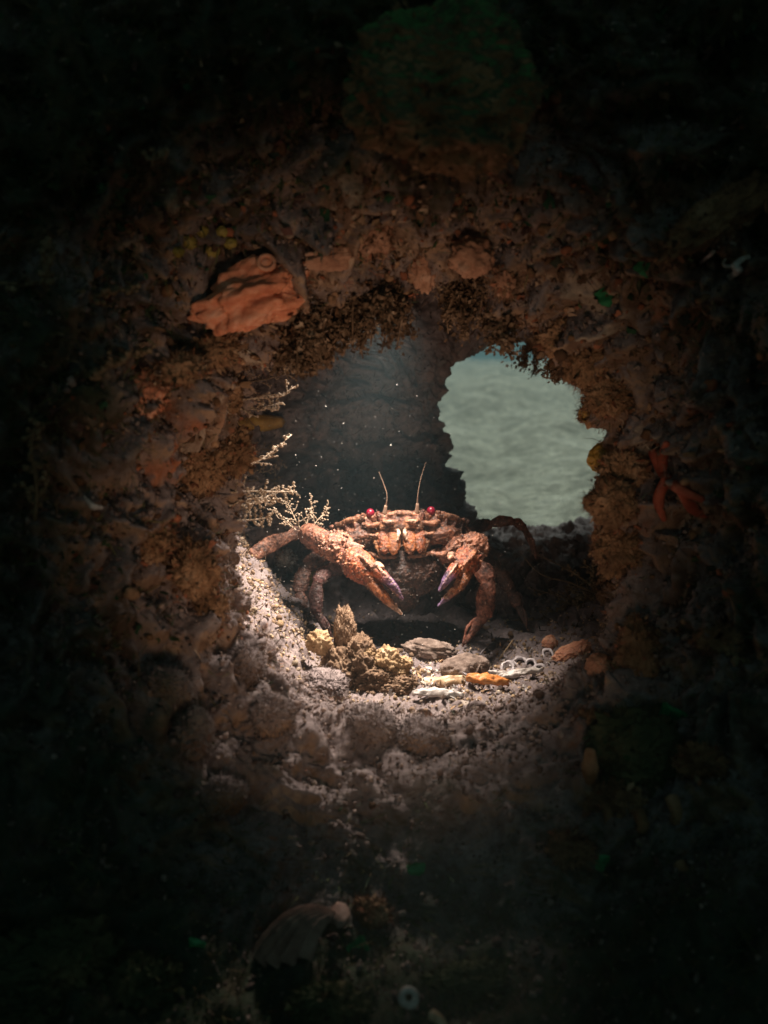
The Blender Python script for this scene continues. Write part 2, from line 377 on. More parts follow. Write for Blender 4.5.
RINGS = [top, ring(c1, rT_s + 1000 - 500 * dn, .352 - .055 * dn), ring(c1, rT_s + 420 - 205 * dn, .365 + .014 * dn), ring(c1, rT_s * .6 + rT * .4 + 190 - 48 * dn, .392 + .002 * dn),
         ring(c1, rT * .85 + rT_s * .15 + 62 - 6 * dn, .43 - .012 * dn), ring(c1, rT, .47 + 0 * TH),
         ring(c1, rT + 75, .525 + 0 * TH), ring(cW, ell(cW, 215, 650, 235, 660), .60 + 0 * TH), ring(cW, ell(cW, 238, 668, 262, 630), .685 + 0 * TH),
         ring(c2, rB * 1.0 + 42, .725 + 0 * TH), ring(c2, rB, .752 + 0 * TH), ring(c2, rB + 30, .80 + 0 * TH), ring(c2, rB + 500, .88 + 0 * TH), ring(c2, 2600 + 0 * TH, .95 + 0 * TH)]
ROWS = [22, 40, 80, 100, 80, 54, 60, 66, 92, 44, 30, 14, 10]
K = np.stack(RINGS)                                  # rings x NT x 3
Kp = np.concatenate([2 * K[:1] - K[1:2], K, 2 * K[-1:] - K[-2:-1]])
rows = []
for i, n in enumerate(ROWS):
    a, b, c, d = Kp[i], Kp[i + 1], Kp[i + 2], Kp[i + 3]
    if i <= 1: a = 2 * b - c
    for f in np.arange(n) / n:
        lin = b + (c - b) * f
        cr = .5 * (2 * b + (c - a) * f + (2 * a - 5 * b + 4 * c - d) * f ** 2 + (3 * b - a - 3 * c + d) * f ** 3)
        rows.append(lin if i <= 1 or i >= 11 else .25 * lin + .75 * cr)
rows.append(K[-1]); G = np.stack(rows); NS = len(G)
# floor of the hollow: gently rising backwards, banked up on the left
def floor_z(x, y):
    f = CZ - .096 + (y - .47) * .10
    bank = np.log1p(np.exp((-.034 - x) / .006)) * .006 * 1.25 * sstep(.48, .53, y) * (1 - sstep(.62, .72, y))
    return f + np.minimum(bank, .085) + .35 * np.maximum(x - .085, 0)
x, y, z = G[..., 0], G[..., 1], G[..., 2]
inside = sstep(.472, .49, y) * (1 - sstep(.70, .735, y))
fz = floor_z(x, y); d = z - fz; sm = .5 * (z + fz + np.sqrt(d * d + .004 ** 2))
G[..., 2] = z + (sm - z) * inside
def gnormals(G):
    dt = np.roll(G, -1, 1) - np.roll(G, 1, 1); ds = np.gradient(G, axis=0); return unit(np.cross(dt, ds))
Nn = gnormals(G)
P = G.reshape(-1, 3); Nf = Nn.reshape(-1, 3)
near = (1 - sstep(.6, 1.2, np.hypot(P[:, 0], P[:, 2] - CZ))) * (1 - sstep(.83, .9, P[:, 1]))
rowid = np.repeat(np.arange(NS), NT); rT_row = sum(ROWS[:5]); rB_row = sum(ROWS[:10])
thr = np.exp(-((rowid - rT_row) / 30.) ** 2); thrB = np.exp(-((rowid - rB_row) / 34.) ** 2)
flo = np.clip((P[:, 2] * 0 + 1) - (P[:, 2] - floor_z(P[:, 0], P[:, 1])) / .012, 0, 1) * sstep(.475, .5, P[:, 1]) * (1 - sstep(.69, .72, P[:, 1]))
lip = dnf = np.tile(dn, NS) * (1 - sstep(.47, .48, P[:, 1]))
W = P + .012 * np.stack([pn(P * 30, 90), pn(P * 30, 91), pn(P * 30, 92)], 1)
big = fbm(P, 13, 2, 1) * .022 * (1 - .75 * thr) * (1 - .85 * thrB) * (1 - .9 * flo) * (1 - .55 * lip)
med = billow(W, 34, 2, 11) * .0120 * (1 - .35 * thr) * (1 - .6 * thrB) * (1 - .75 * flo) * (1 - .72 * lip)
sml = billow(W, 95, 3, 21) * .0032 * (1 - .55 * flo) * (1 - .72 * lip) * (1 - .45 * thrB)
fin = fbm(P, 330, 3, 31) * .0011 * (1 - .45 * lip)
sml = sml * (1 - .40 * (rowid < rT_row))
side = np.tile(np.abs(np.cos(TH)) ** 1.2, NS) * (rowid < rT_row + 20) * (1 - .5 * thr)
sml = sml + billow(W * np.array((1., 1., .36)), 62, 2, 81) * .0058 * side       # hanging folds down the sides
D = (big + med + sml + fin) * near + (1 - near) * fbm(P, 4, 3, 40) * .05
D = D - near * .0018 * thr
V = P + Nf * D[:, None]
i, j = np.meshgrid(np.arange(NS - 1), np.arange(NT), indexing='ij'); j2 = (j + 1) % NT
Q = np.stack([i * NT + j, i * NT + j2, (i + 1) * NT + j2, (i + 1) * NT + j], -1).reshape(-1, 4)
jj = np.arange(NT); k2 = (jj + 1) % NT
Q = np.vstack([Q, np.stack([(NS - 1) * NT + jj, (NS - 1) * NT + k2, k2, jj], 1)])
rock = mk('rock_face', V, Q, MAT['rock']); rock['kind'] = 'structure'
WV = V; WN = gnormals(V.reshape(NS, NT, 3)).reshape(-1, 3)
bvh = BVHTree.FromPolygons(V.tolist(), Q.tolist())
def hit(px, py):
    d = Vector(((px - 384) / FPX, 1, (512 - py) / FPX)).normalized()
    l, n, i, t = bvh.ray_cast(Vector((0, 0, CZ)), d)
    if l is None:                      # sight line slips through an opening: take the nearest rock
        l, n, i, t = bvh.find_nearest(Vector((0, 0, CZ)) + d * (.48 / d.y))
    return np.array(l), np.array(n)
def drop(p):
    """the rock below a point"""
    l, n, i, t = bvh.ray_cast(Vector(p) + Vector((0, 0, .05)), Vector((0, 0, -1)))
    return np.array(l), np.array(n)

# seabed, reaching out of sight into the green water, rising to a bank behind the rock
u = np.linspace(-1, 1, 321); gx = np.sign(u) * np.abs(u) ** 2.2 * 9; gy = np.sign(u) * np.abs(u) ** 2.2 * 9 + .9
X, Y = np.meshgrid(gx, gy); p3 = np.stack([X.ravel(), Y.ravel(), 0 * X.ravel()], 1)
Z = (fbm(p3, 2.2, 3, 60) * .02 + fbm(p3, 11, 3, 61) * .007).reshape(X.shape)
Z = Z + np.clip((Y - 1.0) / 8, 0, 1) ** .8 * 1.42 + .09 * sstep(1, 1.3, Y) + .05 * sstep(1, 2.0, Y) * fbm(p3, 2.1, 4, 66).reshape(X.shape) - .008
SV = np.stack([X, Y, Z], -1).reshape(-1, 3); n = len(u)
i, j = np.meshgrid(np.arange(n - 1), np.arange(n - 1), indexing='ij')
SF = np.stack([i * n + j, i * n + j + 1, (i + 1) * n + j + 1, (i + 1) * n + j], -1).reshape(-1, 4)
seabed = mk('seabed', SV, SF, MAT['sand']); seabed['kind'] = 'structure'

# ------------------------------------------------------------------ growth and sediment nobody could count, scattered over the rock
vx = 384 + FPX * WV[:, 0] / WV[:, 1]; vy = 512 - FPX * (WV[:, 2] - CZ) / WV[:, 1]
vis = (vx > -60) & (vx < 830) & (vy > -60) & (vy < 1084) & (WV[:, 1] > .2)
upz = WN[:, 2]; front = rowid < rT_row + 14
rad = np.hypot(vx - 425, vy - 505)
def pick(w, n):
    w = np.where(vis, w, 0.); 
    idx = rng.choice(len(w), n, p=w / w.sum()); jit = rng.normal(size=(n, 3)) * .0009
    return WV[idx] + jit, WN[idx], idx
area = np.linalg.norm(np.cross(np.roll(WV.reshape(NS, NT, 3), -1, 1) - WV.reshape(NS, NT, 3), np.gradient(WV.reshape(NS, NT, 3), axis=0)), axis=-1).ravel()
def tints(n, cols, var=.25):
    c = np.array(cols)[rng.integers(0, len(cols), n)]; return np.clip(c * (1 + var * rng.normal(size=(n, 1))), .01, 1)
SILT = [(.20, .155, .145), (.26, .21, .20), (.15, .11, .10), (.33, .27, .25)]
BRN = [(.16, .085, .045), (.26, .15, .08), (.10, .055, .03), (.36, .23, .14), (.34, .13, .07)]
def stuff(name, V, F, m, col, label, cat, smooth=True):
    o = mk(name, V, F, m, smooth=smooth, col=col); o['kind'] = 'stuff'; o['label'] = label; o['category'] = cat; return o
# silt crumbs on the lower lip and ledges
w = area * front * np.clip(upz + .15, 0, 1) * (1 - sstep(330, 640, rad) * .8)
B_, N_, ix = pick(w, 22000); S_ = rng.gamma(2.0, .00024, 22000).clip(.00022, .0016)
V_, F_ = crumbs(B_, N_, S_, rng, 0); stuff('silt_crumbs', V_, F_, MAT['crust'], rep(tints(22000, SILT, .18), 12), 'crumbly mauve grey silt lumps on the lower lip of the hole', 'sediment')
# knobbly encrusting growth on walls and roof of the hole
w = area * front * np.clip(.55 - upz, 0, 1) * np.exp(-((rad - 225) / 170.) ** 2) * (1 - .9 * sstep(600, 700, vy))
B_, N_, ix = pick(w, 1800); S_ = rng.gamma(2.0, .0004, 1800).clip(.0004, .0022)
V_, F_ = crumbs(B_, N_, S_, rng); stuff('encrusting_growth', V_, F_, MAT['crust'], rep(tints(1800, BRN), 42), 'knobbly brown encrusting growth round the hole in the rock', 'growth')
# leafy bryozoan flakes, denser on the roof of the hole and the sides
w = area * front * np.clip(.45 - upz, 0, 1) * np.exp(-((rad - 240) / 190.) ** 2) * (1 - .95 * sstep(330, 420, vy))
B_, N_, ix = pick(w, 3000); S_ = rng.gamma(3, .0005, 3000).clip(.0007, .005)
V_, F_ = flakes(B_, N_ + np.array((0, -.1, -.35)), S_, rng); stuff('leafy_crust', V_, F_, MAT['turf'], rep(tints(3000, BRN + [(.45, .30, .20)]), 9), 'ragged brown leafy crust on the sides and roof of the hole', 'growth')
# fine algal turf over everything that sees daylight, hair-like
w = area * front * (.05 + sstep(250, 480, rad)) * (1 - .7 * np.exp(-((vy - 750) / 70.) ** 2))
B_, N_, ix = pick(w, 42000); n = 42000; L_ = rng.gamma(3, .0016, n).clip(.001, .016)
c = tints(n, [(.09, .12, .04), (.14, .14, .05), (.06, .10, .05), (.17, .12, .06)]); 
V_, F_ = ribbons(B_, N_ + .5 * rng.normal(size=(n, 3)), L_, .00012 + .00014 * rng.random(n), .8, rng)
stuff('algal_turf', V_, F_, MAT['turf'], rep(c, 5), 'dark green and brown algal turf covering the outer rock', 'turf')
w = area * front * np.exp(-((rad - 210) / 130.) ** 2) * (1 - .6 * sstep(640, 720, vy))
n = 26000; B_, N_, ix = pick(w * (1 + 3 * thr), n); L_ = rng.gamma(3, .0014, n).clip(.0008, .012)
V_, F_ = ribbons(B_, N_ + .6 * rng.normal(size=(n, 3)), L_, .00008 + .00010 * rng.random(n), .8, rng)
stuff('hydroid_fuzz', V_, F_, MAT['turf'], rep(tints(n, BRN + SILT + [(.5, .38, .28)]), 5), 'brown fuzzy hydroid threads round the edge of the hole', 'growth')
# lobed leafy algae on the outer rock
w = area * front * sstep(230, 420, rad) * np.clip(.35 - upz, 0, 1) * (1 - .8 * sstep(620, 760, vy))
n = 2600; B_, N_, ix = pick(w, n); S_ = rng.gamma(3, .0008, n).clip(.0008, .005)
V_, F_ = flakes(B_, N_ + np.array((0, -.2, -.1)), S_, rng); stuff('leafy_algae', V_, F_, MAT['turf'], rep(tints(n, [(.03, .09, .04), (.06, .09, .035), (.09, .07, .04), (.05, .05, .03), (.11, .05, .04)], .3), 9), 'dark green leafy algae on the outer rock', 'algae')
# dark fuzz on the back wall of the hollow
w = area * (rowid > rT_row + 40) * (rowid < rB_row - 4) * np.clip(.7 - upz, 0, 1)
n = 16000; B_, N_, ix = pick(w, n); L_ = rng.gamma(3, .0016, n).clip(.001, .012)
V_, F_ = ribbons(B_, N_ + .5 * rng.normal(size=(n, 3)), L_, .0003 + .0003 * rng.random(n), .8, rng)
stuff('cave_fuzz', V_, F_, MAT['turf'], rep(tints(n, [(.13, .09, .08), (.09, .06, .05), (.2, .14, .12)]), 5), 'dark fuzzy growth on the back wall of the hollow', 'growth')
# shell gravel on the floor and the left bank of the hollow
w = area * (rowid > rT_row + 2) * (flo > .25)
n = 15000; B_, N_, ix = pick(w * np.where(WV[:, 0] < -.03, 1.6, 1.0) * (1 - .85 * sstep(.58, .66, WV[:, 1])), n); S_ = rng.gamma(1.6, .00026, n).clip(.00025, .0019)
V_, F_ = crumbs(B_, N_, S_, rng, 0)
stuff('shell_gravel', V_, F_, MAT['gravel'], rep(tints(n, [(.36, .27, .18), (.46, .36, .25), (.22, .16, .12), (.30, .25, .22), (.58, .50, .42), (.16, .11, .08)]), 12), 'pale shell gravel and coarse sand on the floor of the hollow', 'gravel')

# ------------------------------------------------------------------ the crab
def crab():
    cc = []                                           # closed pieces with colours, later fused into one skin
    def add(VF, col, col2=None, tt=None):
        V, F = VF
        c = np.tile(np.array(col, float), (len(V), 1))
        if col2 is not None: c = c + (np.array(col2) - c) * tt(V)[:, None]
        cc.append((V, F if isinstance(F, list) else [F], c))
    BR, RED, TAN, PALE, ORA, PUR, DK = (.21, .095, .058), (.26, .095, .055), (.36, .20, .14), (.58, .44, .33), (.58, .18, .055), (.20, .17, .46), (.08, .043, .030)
    a = math.radians(21); f = np.array((0.02, -math.cos(a), math.sin(a))); r = np.array((1, .02, .035)); r /= np.linalg.norm(r); up = np.cross(r, -f); up = up / np.linalg.norm(up)
    if up[2] < 0: up = -up
    C = PX(401, 519, .585) - f * .030
    half = [(0, .0310), (.004, .0322), (.007, .0308), (.010, .0322), (.0125, .0305), (.0145, .0265), (.0185, .0262), (.0215, .0305), (.0235, .0262), (.0275, .0272), (.029, .0225), (.033, .0228), (.0342, .018), (.0378, .0172), (.0385, .0125), (.0435, .0095), (.0395, .003), (.034, -.012), (.025, -.024), (.013, -.030), (0, -.031)]
    pts = np.array(half + [(-q[0], q[1]) for q in half[-2:0:-1]])
    ang = np.arctan2(pts[:, 0], pts[:, 1]); rr = np.hypot(pts[:, 0], pts[:, 1]); o = np.argsort(ang)
    A = np.linspace(-np.pi, np.pi, 360, endpoint=False); ro = np.interp(A, ang[o], rr[o], period=2 * np.pi)
    rho = np.linspace(0, 1, 30)[1:]
    def lens(sgn, h, pw):
        X = np.outer(rho, ro * np.sin(A)); Y = np.outer(rho, ro * np.cos(A)); Hh = h * (1 - rho ** 2.4)[:, None] ** pw + 0 * X
        return X, Y, sgn * Hh
    Vd = np.stack(lens(1, .0100, .62), -1).reshape(-1, 3); Vv = np.stack(lens(-1, .0155, .5), -1).reshape(-1, 3)
    m = len(A); nr = len(rho)
    def lf(off, flip):
        i, j = np.meshgrid(np.arange(nr - 1), np.arange(m), indexing='ij'); j2 = (j + 1) % m
        q = np.stack([i * m + j, i * m + j2, (i + 1) * m + j2, (i + 1) * m + j], -1).reshape(-1, 4) + off
        return q[:, ::-1] if flip else q
    allv = np.vstack([Vd, Vv, [(0, 0, .0100), (0, 0, -.0155)]]); nd = len(Vd); top, bot = 2 * nd, 2 * nd + 1
    jj = np.arange(m); j2 = (jj + 1) % m
    fan = np.vstack([np.stack([np.full(m, top), jj, j2], 1), np.stack([np.full(m, bot), nd + j2, nd + jj], 1)])
    rim = np.stack([(nr - 1) * m + jj, nd + (nr - 1) * m + jj, nd + (nr - 1) * m + j2, (nr - 1) * m + j2], 1)
    # thicken the rim a little so the teeth survive fusing
    allv[:nd, 2] += .0009; allv[nd:2 * nd, 2] -= .0009
    dome = pn(allv * 130, 3) * .0012 + pn(allv * 320, 4) * .0007
    allv[:, 2] += dome * np.sign(allv[:, 2])
    Wv = C + allv[:, :1] * r + allv[:, 1:2] * f + allv[:, 2:] * up
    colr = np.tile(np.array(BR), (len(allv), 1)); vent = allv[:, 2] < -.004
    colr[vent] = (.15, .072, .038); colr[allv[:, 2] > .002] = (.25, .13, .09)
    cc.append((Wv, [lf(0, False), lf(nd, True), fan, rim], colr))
    L = lambda x, y_, z_: C + x * r + y_ * f + z_ * up
    # front edge between the eyes, brow ridges, tubercles behind the eyes
    add(tube([L(-.0115, .0305, .002), L(0, .0315, .0032), L(.0115, .0305, .002)], [.0013, .0017, .0013], 16), (.50, .32, .22))
    for s in (-1, 1):
        add(tube([L(s * .012, .0295, .001), L(s * .0135, .031, .0045)], [.0018, .0012], 8), RED)
        add(tube([L(s * .0215, .029, .002), L(s * .031, .0235, .0025), L(s * .0405, .0105, .002)], [.0017, .0019, .0015], 24), (.46, .30, .20))
        for q in range(7):
            t = q / 6; add(blob(L(s * (.022 + .019 * t), .0295 - .018 * t + .001 * (q % 2), .0035), (.0016, .0016, .0014), k=2, seed=q), TAN)
        # eye stalk and socket lip
        add(tube([L(s * .0145, .026, .0005), L(s * .0172, .0292, .0030)], [.0024, .0021], 8), (.40, .22, .15))
        add(tube([L(s * .0135, .0295, -.0025), L(s * .018, .030, -.0035), L(s * .0225, .0285, -.0015)], [.0014, .0016, .0012], 12), (.42, .25, .16))
        # folded small feelers with pale joints
        add(tube([L(s * .0025, .0305, -.0015), L(s * .0070, .0325, -.0030), L(s * .0105, .0310, -.0012)], [.0013, .0017, .0012], 14), (.44, .27, .18))
        add(blob(L(s * .0062, .0335, -.0028), (.0020, .0010, .0012), k=2), (.80, .70, .60))
        # cheek
        add(blob(L(s * .0235, .021, -.0075), (.012, .007, .0060), M=np.stack([r, f, up], 1), k=3, amps=((.1, 2), (.1, 6)), seed=3), (.26, .13, .075))
        add(tube([L(s * .014, .0285, -.0095), L(s * .026, .023, -.0065), L(s * .036, .013, -.0035)], [.0010, .0012, .0010], 20), (.46, .30, .20))
        # outer mouth plates: two pairs, orange with pale inner edges
        add(blob(L(s * .0048, .0270, -.0128), (.0044, .0030, .0085), M=np.stack([r, f, up], 1), k=3, amps=((.06, 2), (.05, 6)), seed=5), (.40, .17, .05))
        add(blob(L(s * .0105, .0262, -.0118), (.0034, .0028, .0085), M=np.stack([r, f, up], 1), k=3, amps=((.06, 2), (.06, 6)), seed=6), (.38, .14, .045))
        add(tube([L(s * .0018, .0305, -.0068), L(s * .0019, .0312, -.0098), L(s * .0026, .0305, -.0135)], [.0010, .0012, .0007], 12), (.88, .80, .68))
        add(tube([L(s * .003, .0300, -.0052), L(s * .0080, .0298, -.0042), L(s * .0125, .0285, -.0052)], [.0009, .0012, .0009], 12), (.60, .40, .24))
        add(tube([L(s * .0140, .0260, -.007), L(s * .0150, .0250, -.013), L(s * .0125, .0225, -.0195)], [.0014, .0015, .001], 12), (.44, .27, .14))
        add(tube([L(s * .004, .0225, -.0205), L(s * .013, .021, -.0195), L(s * .022, .017, -.015)], [.0013, .0016, .0012], 12), (.36, .22, .14))
    # breastplate and folded tail underneath, coloured dark for the shade there
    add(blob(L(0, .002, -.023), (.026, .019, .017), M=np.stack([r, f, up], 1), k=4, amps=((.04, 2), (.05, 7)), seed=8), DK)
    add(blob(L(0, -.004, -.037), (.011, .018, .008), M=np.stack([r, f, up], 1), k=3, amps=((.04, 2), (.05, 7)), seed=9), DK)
    grad = lambda p0, p1: (lambda V: sstep(0, 1, ((V - p0) @ (p1 - p0)) / ((p1 - p0) @ (p1 - p0))))
    def claw(mer, carp, carp_r, palm, pr, dac, pol, tip_p, tip_d):
        add(tube([PX(*q) for q in mer], [.0050, .0056, .0064, .0054], 28, 14), (.40, .235, .18))
        add(blob(PX(*carp), carp_r, k=4, amps=((.12, 1.7), (.10, 5)), seed=21), (.48, .28, .20))
        pa = [PX(*q) for q in palm]
        add(tube(pa, pr, 28, 18, .78, (0.2, 1, .2)), (.40, .17, .10), ORA, grad(pa[0], pa[-1]))
        # keels along the palm
        for o_ in (-.55, .15, .7):
            off = np.array((.45, -.35, .8)); off = off / np.linalg.norm(off)
            rid = [q + off * rr_ * (.80 if o_ > .5 else .72) * (1 if o_ != -.55 else 0) + np.array((0, -1, -.25)) * rr_ * (.62 if o_ < .5 else .15) for q, rr_ in zip(pa, np.interp(np.linspace(0, 1, len(pa)), np.linspace(0, 1, len(pr)), pr))]
            add(tube(rid, [.0009, .0012, .0010], 16, 8), (.60, .34, .22))
        d = [PX(*q) for q in dac]; p = [PX(*q) for q in pol]
        add(tube(d, [.0036, .0034, .0023, .0007], 26, 12, .8), ORA, tip_d, lambda V: sstep(.12, .5, ((V - d[0]) @ (d[-1] - d[0])) / ((d[-1] - d[0]) @ (d[-1] - d[0]))))
        add(tube(p, [.0040, .0034, .0022, .0007], 26, 12, .8), (.56, .26, .10), tip_p, lambda V: sstep(.55, .9, ((V - p[0]) @ (p[-1] - p[0])) / ((p[-1] - p[0]) @ (p[-1] - p[0]))))
        # knobs and spines over wrist and palm, dark joint between them
        g = np.random.default_rng(int(palm[0][0]))
        cr_ = np.array(carp_r)
        for q in range(46):
            d_ = unit(g.normal(size=3)); d_[1] = -abs(d_[1]); add(blob(PX(*carp) + d_ * cr_ * 1.04, (g.uniform(.0004, .0011),) * 3, k=1, amps=()), (.56, .40, .31) if q % 3 else (.20, .09, .06))
        pc = spline(pa, 14)
        for q in range(60):
            k_ = g.integers(0, 14); d_ = unit(g.normal(size=3)); d_[1] = -abs(d_[1]) * .8; rr2 = np.interp(k_ / 13, np.linspace(0, 1, len(pr)), pr)
            add(blob(pc[k_] + d_ * rr2 * .98, (g.uniform(.0004, .0009),) * 3, k=1, amps=()), (.62, .36, .22) if q % 3 else (.30, .10, .05))
        add(tube([pa[0] + np.array((0, 0, .001)), pa[0] * .8 + pa[1] * .2], [pr[0] * 1.12, pr[0] * 1.12], 6, 16, .8, (0.2, 1, .2)), (.12, .05, .035))
        # teeth along the biting edges
        for (pp, oo) in ((d, p), (p, d)):
            cl = spline(pp, 20); cm = spline(oo, 20)
            for q in range(7, 17, 2):
                di = unit(cm[q] - cl[q]); add(blob(cl[q] + di * .0028 * (1 - q / 26), (.0012, .0012, .0012), k=1, amps=()), PALE)
        # pale ridge along the movable finger
        rd = spline(d, 10) + np.array((.0006, -.0030, .0022)) * np.linspace(1, .25, 10)[:, None]
        add(tube(rd, [.0007, .0005], 14, 6), (.72, .60, .52), (.45, .42, .68), grad(rd[2], rd[-1]))
    claw([(356, 560, .604), (322, 546, .597), (309, 534, .586), (328, 541, .574)], (337, 547, .567), (.0100, .0085, .0090),
         [(344, 556, .562), (358, 565, .555), (373, 577, .549)], [.0050, .0092, .0088, .0064],
         [(377, 571, .545), (385, 578, .542), (395, 588, .540), (403, 600, .540)], [(372, 581, .548), (381, 593, .544), (391, 604, .543), (402, 614, .543)], (.85, .80, .74), (.24, .18, .44))
    claw([(438, 556, .602), (449, 553, .592), (462, 546, .584), (472, 544, .576)], (473, 546, .572), (.0092, .0085, .0080),
         [(473, 554, .566), (467, 561, .560), (460, 569, .555)], [.0045, .0084, .0078, .0054],
         [(456, 567, .551), (451, 574, .548), (445, 582, .547), (439, 591, .547)], [(466, 572, .556), (461, 583, .552), (451, 594, .550), (438, 606, .550)], (.22, .19, .46), (.22, .17, .48))
    # spines of the wrist joints
    for p0, p1 in (((348, 545, .560), (364, 547, .556)), ((481, 548, .570), (487, 556, .568)), ((452, 556, .558), (449, 559, .552)), ((377, 566, .545), (384, 567, .541))):
        add(tube([PX(*p0), PX(*p1)], [.0030, .0006], 8, 8), (.66, .50, .40))
    # arm edge seen under the right wrist
    add(tube([PX(431, 553, .578), PX(443, 554, .574), PX(452, 548, .572), PX(458, 541, .572)], [.0012, .0016, .0016, .0012], 20, 8), (.48, .30, .22))
    # walking legs
    LEG = (.27, .15, .12)
    def leg(js, rs, col=LEG, flat=.62):
        """jointed leg: a flattened segment between each two joints, ridged along its back, the last one a pointed claw"""
        J = [PX(*q) for q in js]
        for q in range(len(J) - 1):
            a_, b_, w_ = J[q], J[q + 1], rs[q]; last = q == len(J) - 2
            mid = .5 * (a_ + b_) + np.array((0, 0, .0005))
            pr = [w_ * .66, w_ * .86, w_ * .95, w_ * 1.0, w_ * .82] if not last else [w_ * .72, w_ * .70, w_ * .5, w_ * .3, w_ * .08]
            k_ = np.array(col) * (1.0 + .12 * ((q % 2) - .5))
            add(tube([a_, mid, b_], pr, 26, 14, flat, (0, 1, .15)), k_, np.array(col) * 1.45, lambda V, a_=a_, b_=b_: .6 * sstep(.78, 1.0, ((V - a_) @ (b_ - a_)) / ((b_ - a_) @ (b_ - a_))))
            sd_ = unit(np.cross(b_ - a_, (0, 1, 0))); sd_ = sd_ if sd_[2] > 0 else -sd_
            add(tube([a_ + sd_ * w_ * .5, mid + sd_ * w_ * .9, b_ + sd_ * w_ * (.1 if last else .5)], [.0006, .0011, .0006], 16, 7), np.array(col) * 1.5)
    leg([(448, 563, .612), (477, 565, .604), (489, 580, .600), (484, 616, .598), (463, 647, .596)], [.0062, .0060, .0058, .0046], (.33, .18, .14))
    leg([(354, 566, .612), (330, 569, .604), (317, 582, .600), (316, 612, .598), (331, 642, .596)], [.0050, .0046, .0042, .0032], (.13, .075, .08))  # leg colour darkened to stand for the shadow it lies in
    leg([(352, 553, .625), (330, 541, .622), (303, 532, .616), (290, 536, .612), (252, 555, .600), (226, 577, .592)], [.0046, .0046, .0042, .0050, .0038], (.36, .23, .18), .45)
    leg([(352, 560, .632), (328, 556, .636), (306, 566, .634), (299, 592, .630), (302, 612, .624), (312, 632, .618)], [.0050, .0055, .0050, .0042, .0034], (.16, .10, .085))
    leg([(450, 545, .625), (468, 531, .628), (490, 524, .632), (512, 521, .634), (524, 528, .640), (536, 560, .640)], [.0044, .0042, .0034, .0030, .0026], (.15, .09, .08), .6)
    leg([(448, 560, .632), (474, 556, .640), (497, 568, .642), (510, 590, .640), (518, 606, .636), (526, 628, .630)], [.0050, .0052, .0048, .0040, .0030], (.14, .09, .075))
    V, F, Cc = join(cc)
    tmp = mk('tmp', V, F, None); md = tmp.modifiers.new('r', 'REMESH'); md.mode = 'VOXEL'; md.voxel_size = .0004
    dg = bpy.context.evaluated_depsgraph_get(); me = bpy.data.meshes.new_from_object(tmp.evaluated_get(dg))
    bpy.data.objects.remove(tmp)
    nv = len(me.vertices); co = np.empty(nv * 3, np.float32); me.vertices.foreach_get('co', co); co = co.reshape(-1, 3).astype(float)
    nr_ = np.empty(nv * 3, np.float32); me.vertices.foreach_get('normal', nr_); nr_ = nr_.reshape(-1, 3)
    kd = KDTree(len(V))
    for q, v in enumerate(V): kd.insert(v, q)
    kd.balance(); ids = np.array([kd.find(v)[1] for v in co])
    colr = Cc[ids]
    co2 = co + nr_ * (pn(co * 420, 51) * .00026 + pn(co * 900, 52) * .00024)[:, None]
    base = PX(405, 645, .60)
    root = thing('crab', 'reddish brown crab with red eyes and raised purple-tipped orange claws, facing out', 'crab', base)
    fl = np.empty(len(me.loops), np.int32); me.loops.foreach_get('vertex_index', fl)
    lt = np.empty(len(me.polygons), np.int32); me.polygons.foreach_get('loop_total', lt)
    if (lt == 4).all(): FF = fl.reshape(-1, 4)
    else:
        ls = np.concatenate([[0], np.cumsum(lt)[:-1]]); FF = [np.array([fl[s_:s_ + k_] for s_ in ls[lt == k_]]) for k_ in (3, 4) if (lt == k_).any()]
    mk('body', co2 - base, FF, MAT['crab'], root, col=colr)
    print('crab verts', nv)
    # red eyes on their stalks
    for px, py in ((373.5, 513.5), (432.5, 511)):
        U, Fe = ico(3); s = -1 if px < 400 else 1
        mk('eye', U * np.array((.0025, .0025, .0026)) + L(s * .0178, .0300, .0045) - base, Fe, MAT['eye'], root)
    for P_, name in (([L(-.0095, .031, .003), PX(387, 497, .58), PX(384, 485, .578), PX(379, 472, .576)], 'antenna'), ([L(.0095, .031, .003), PX(418, 494, .58), PX(421, 478, .577), PX(426, 462, .574)], 'antenna')):
        VV, FFF = tube(P_, [.0007, .0003, .0002, .0001], 30, 6); an_ = mk(name, VV - base, FFF, MAT['antenna'], root)
        VV, FFF = tube([P_[0], P_[0] * .5 + P_[1] * .5], [.0015, .0009], 6, 8); mk('antenna_base', VV - base, FFF, MAT['antenna'], an_)
    # short velvety bristles
    n = 6000; ii = rng.integers(0, nv, n); wch = rng.random(n) < np.where(colr[ii][:, 2] > .3, .15, 1); ii = ii[wch]; n = len(ii)
    VV, FFF = ribbons(co2[ii], nr_[ii] + .5 * rng.normal(size=(n, 3)) + np.array((0, 0, .2)), rng.gamma(3, .0004, n).clip(.0004, .0032), .00007 + .00008 * rng.random(n), .7, rng)
    h = mk('bristles', VV - base, FFF, MAT['turf'], root, col=rep(tints(n, [(.30, .19, .13), (.20, .12, .08), (.42, .30, .22)]), 5)); h['kind'] = 'stuff'
    return root
crab()

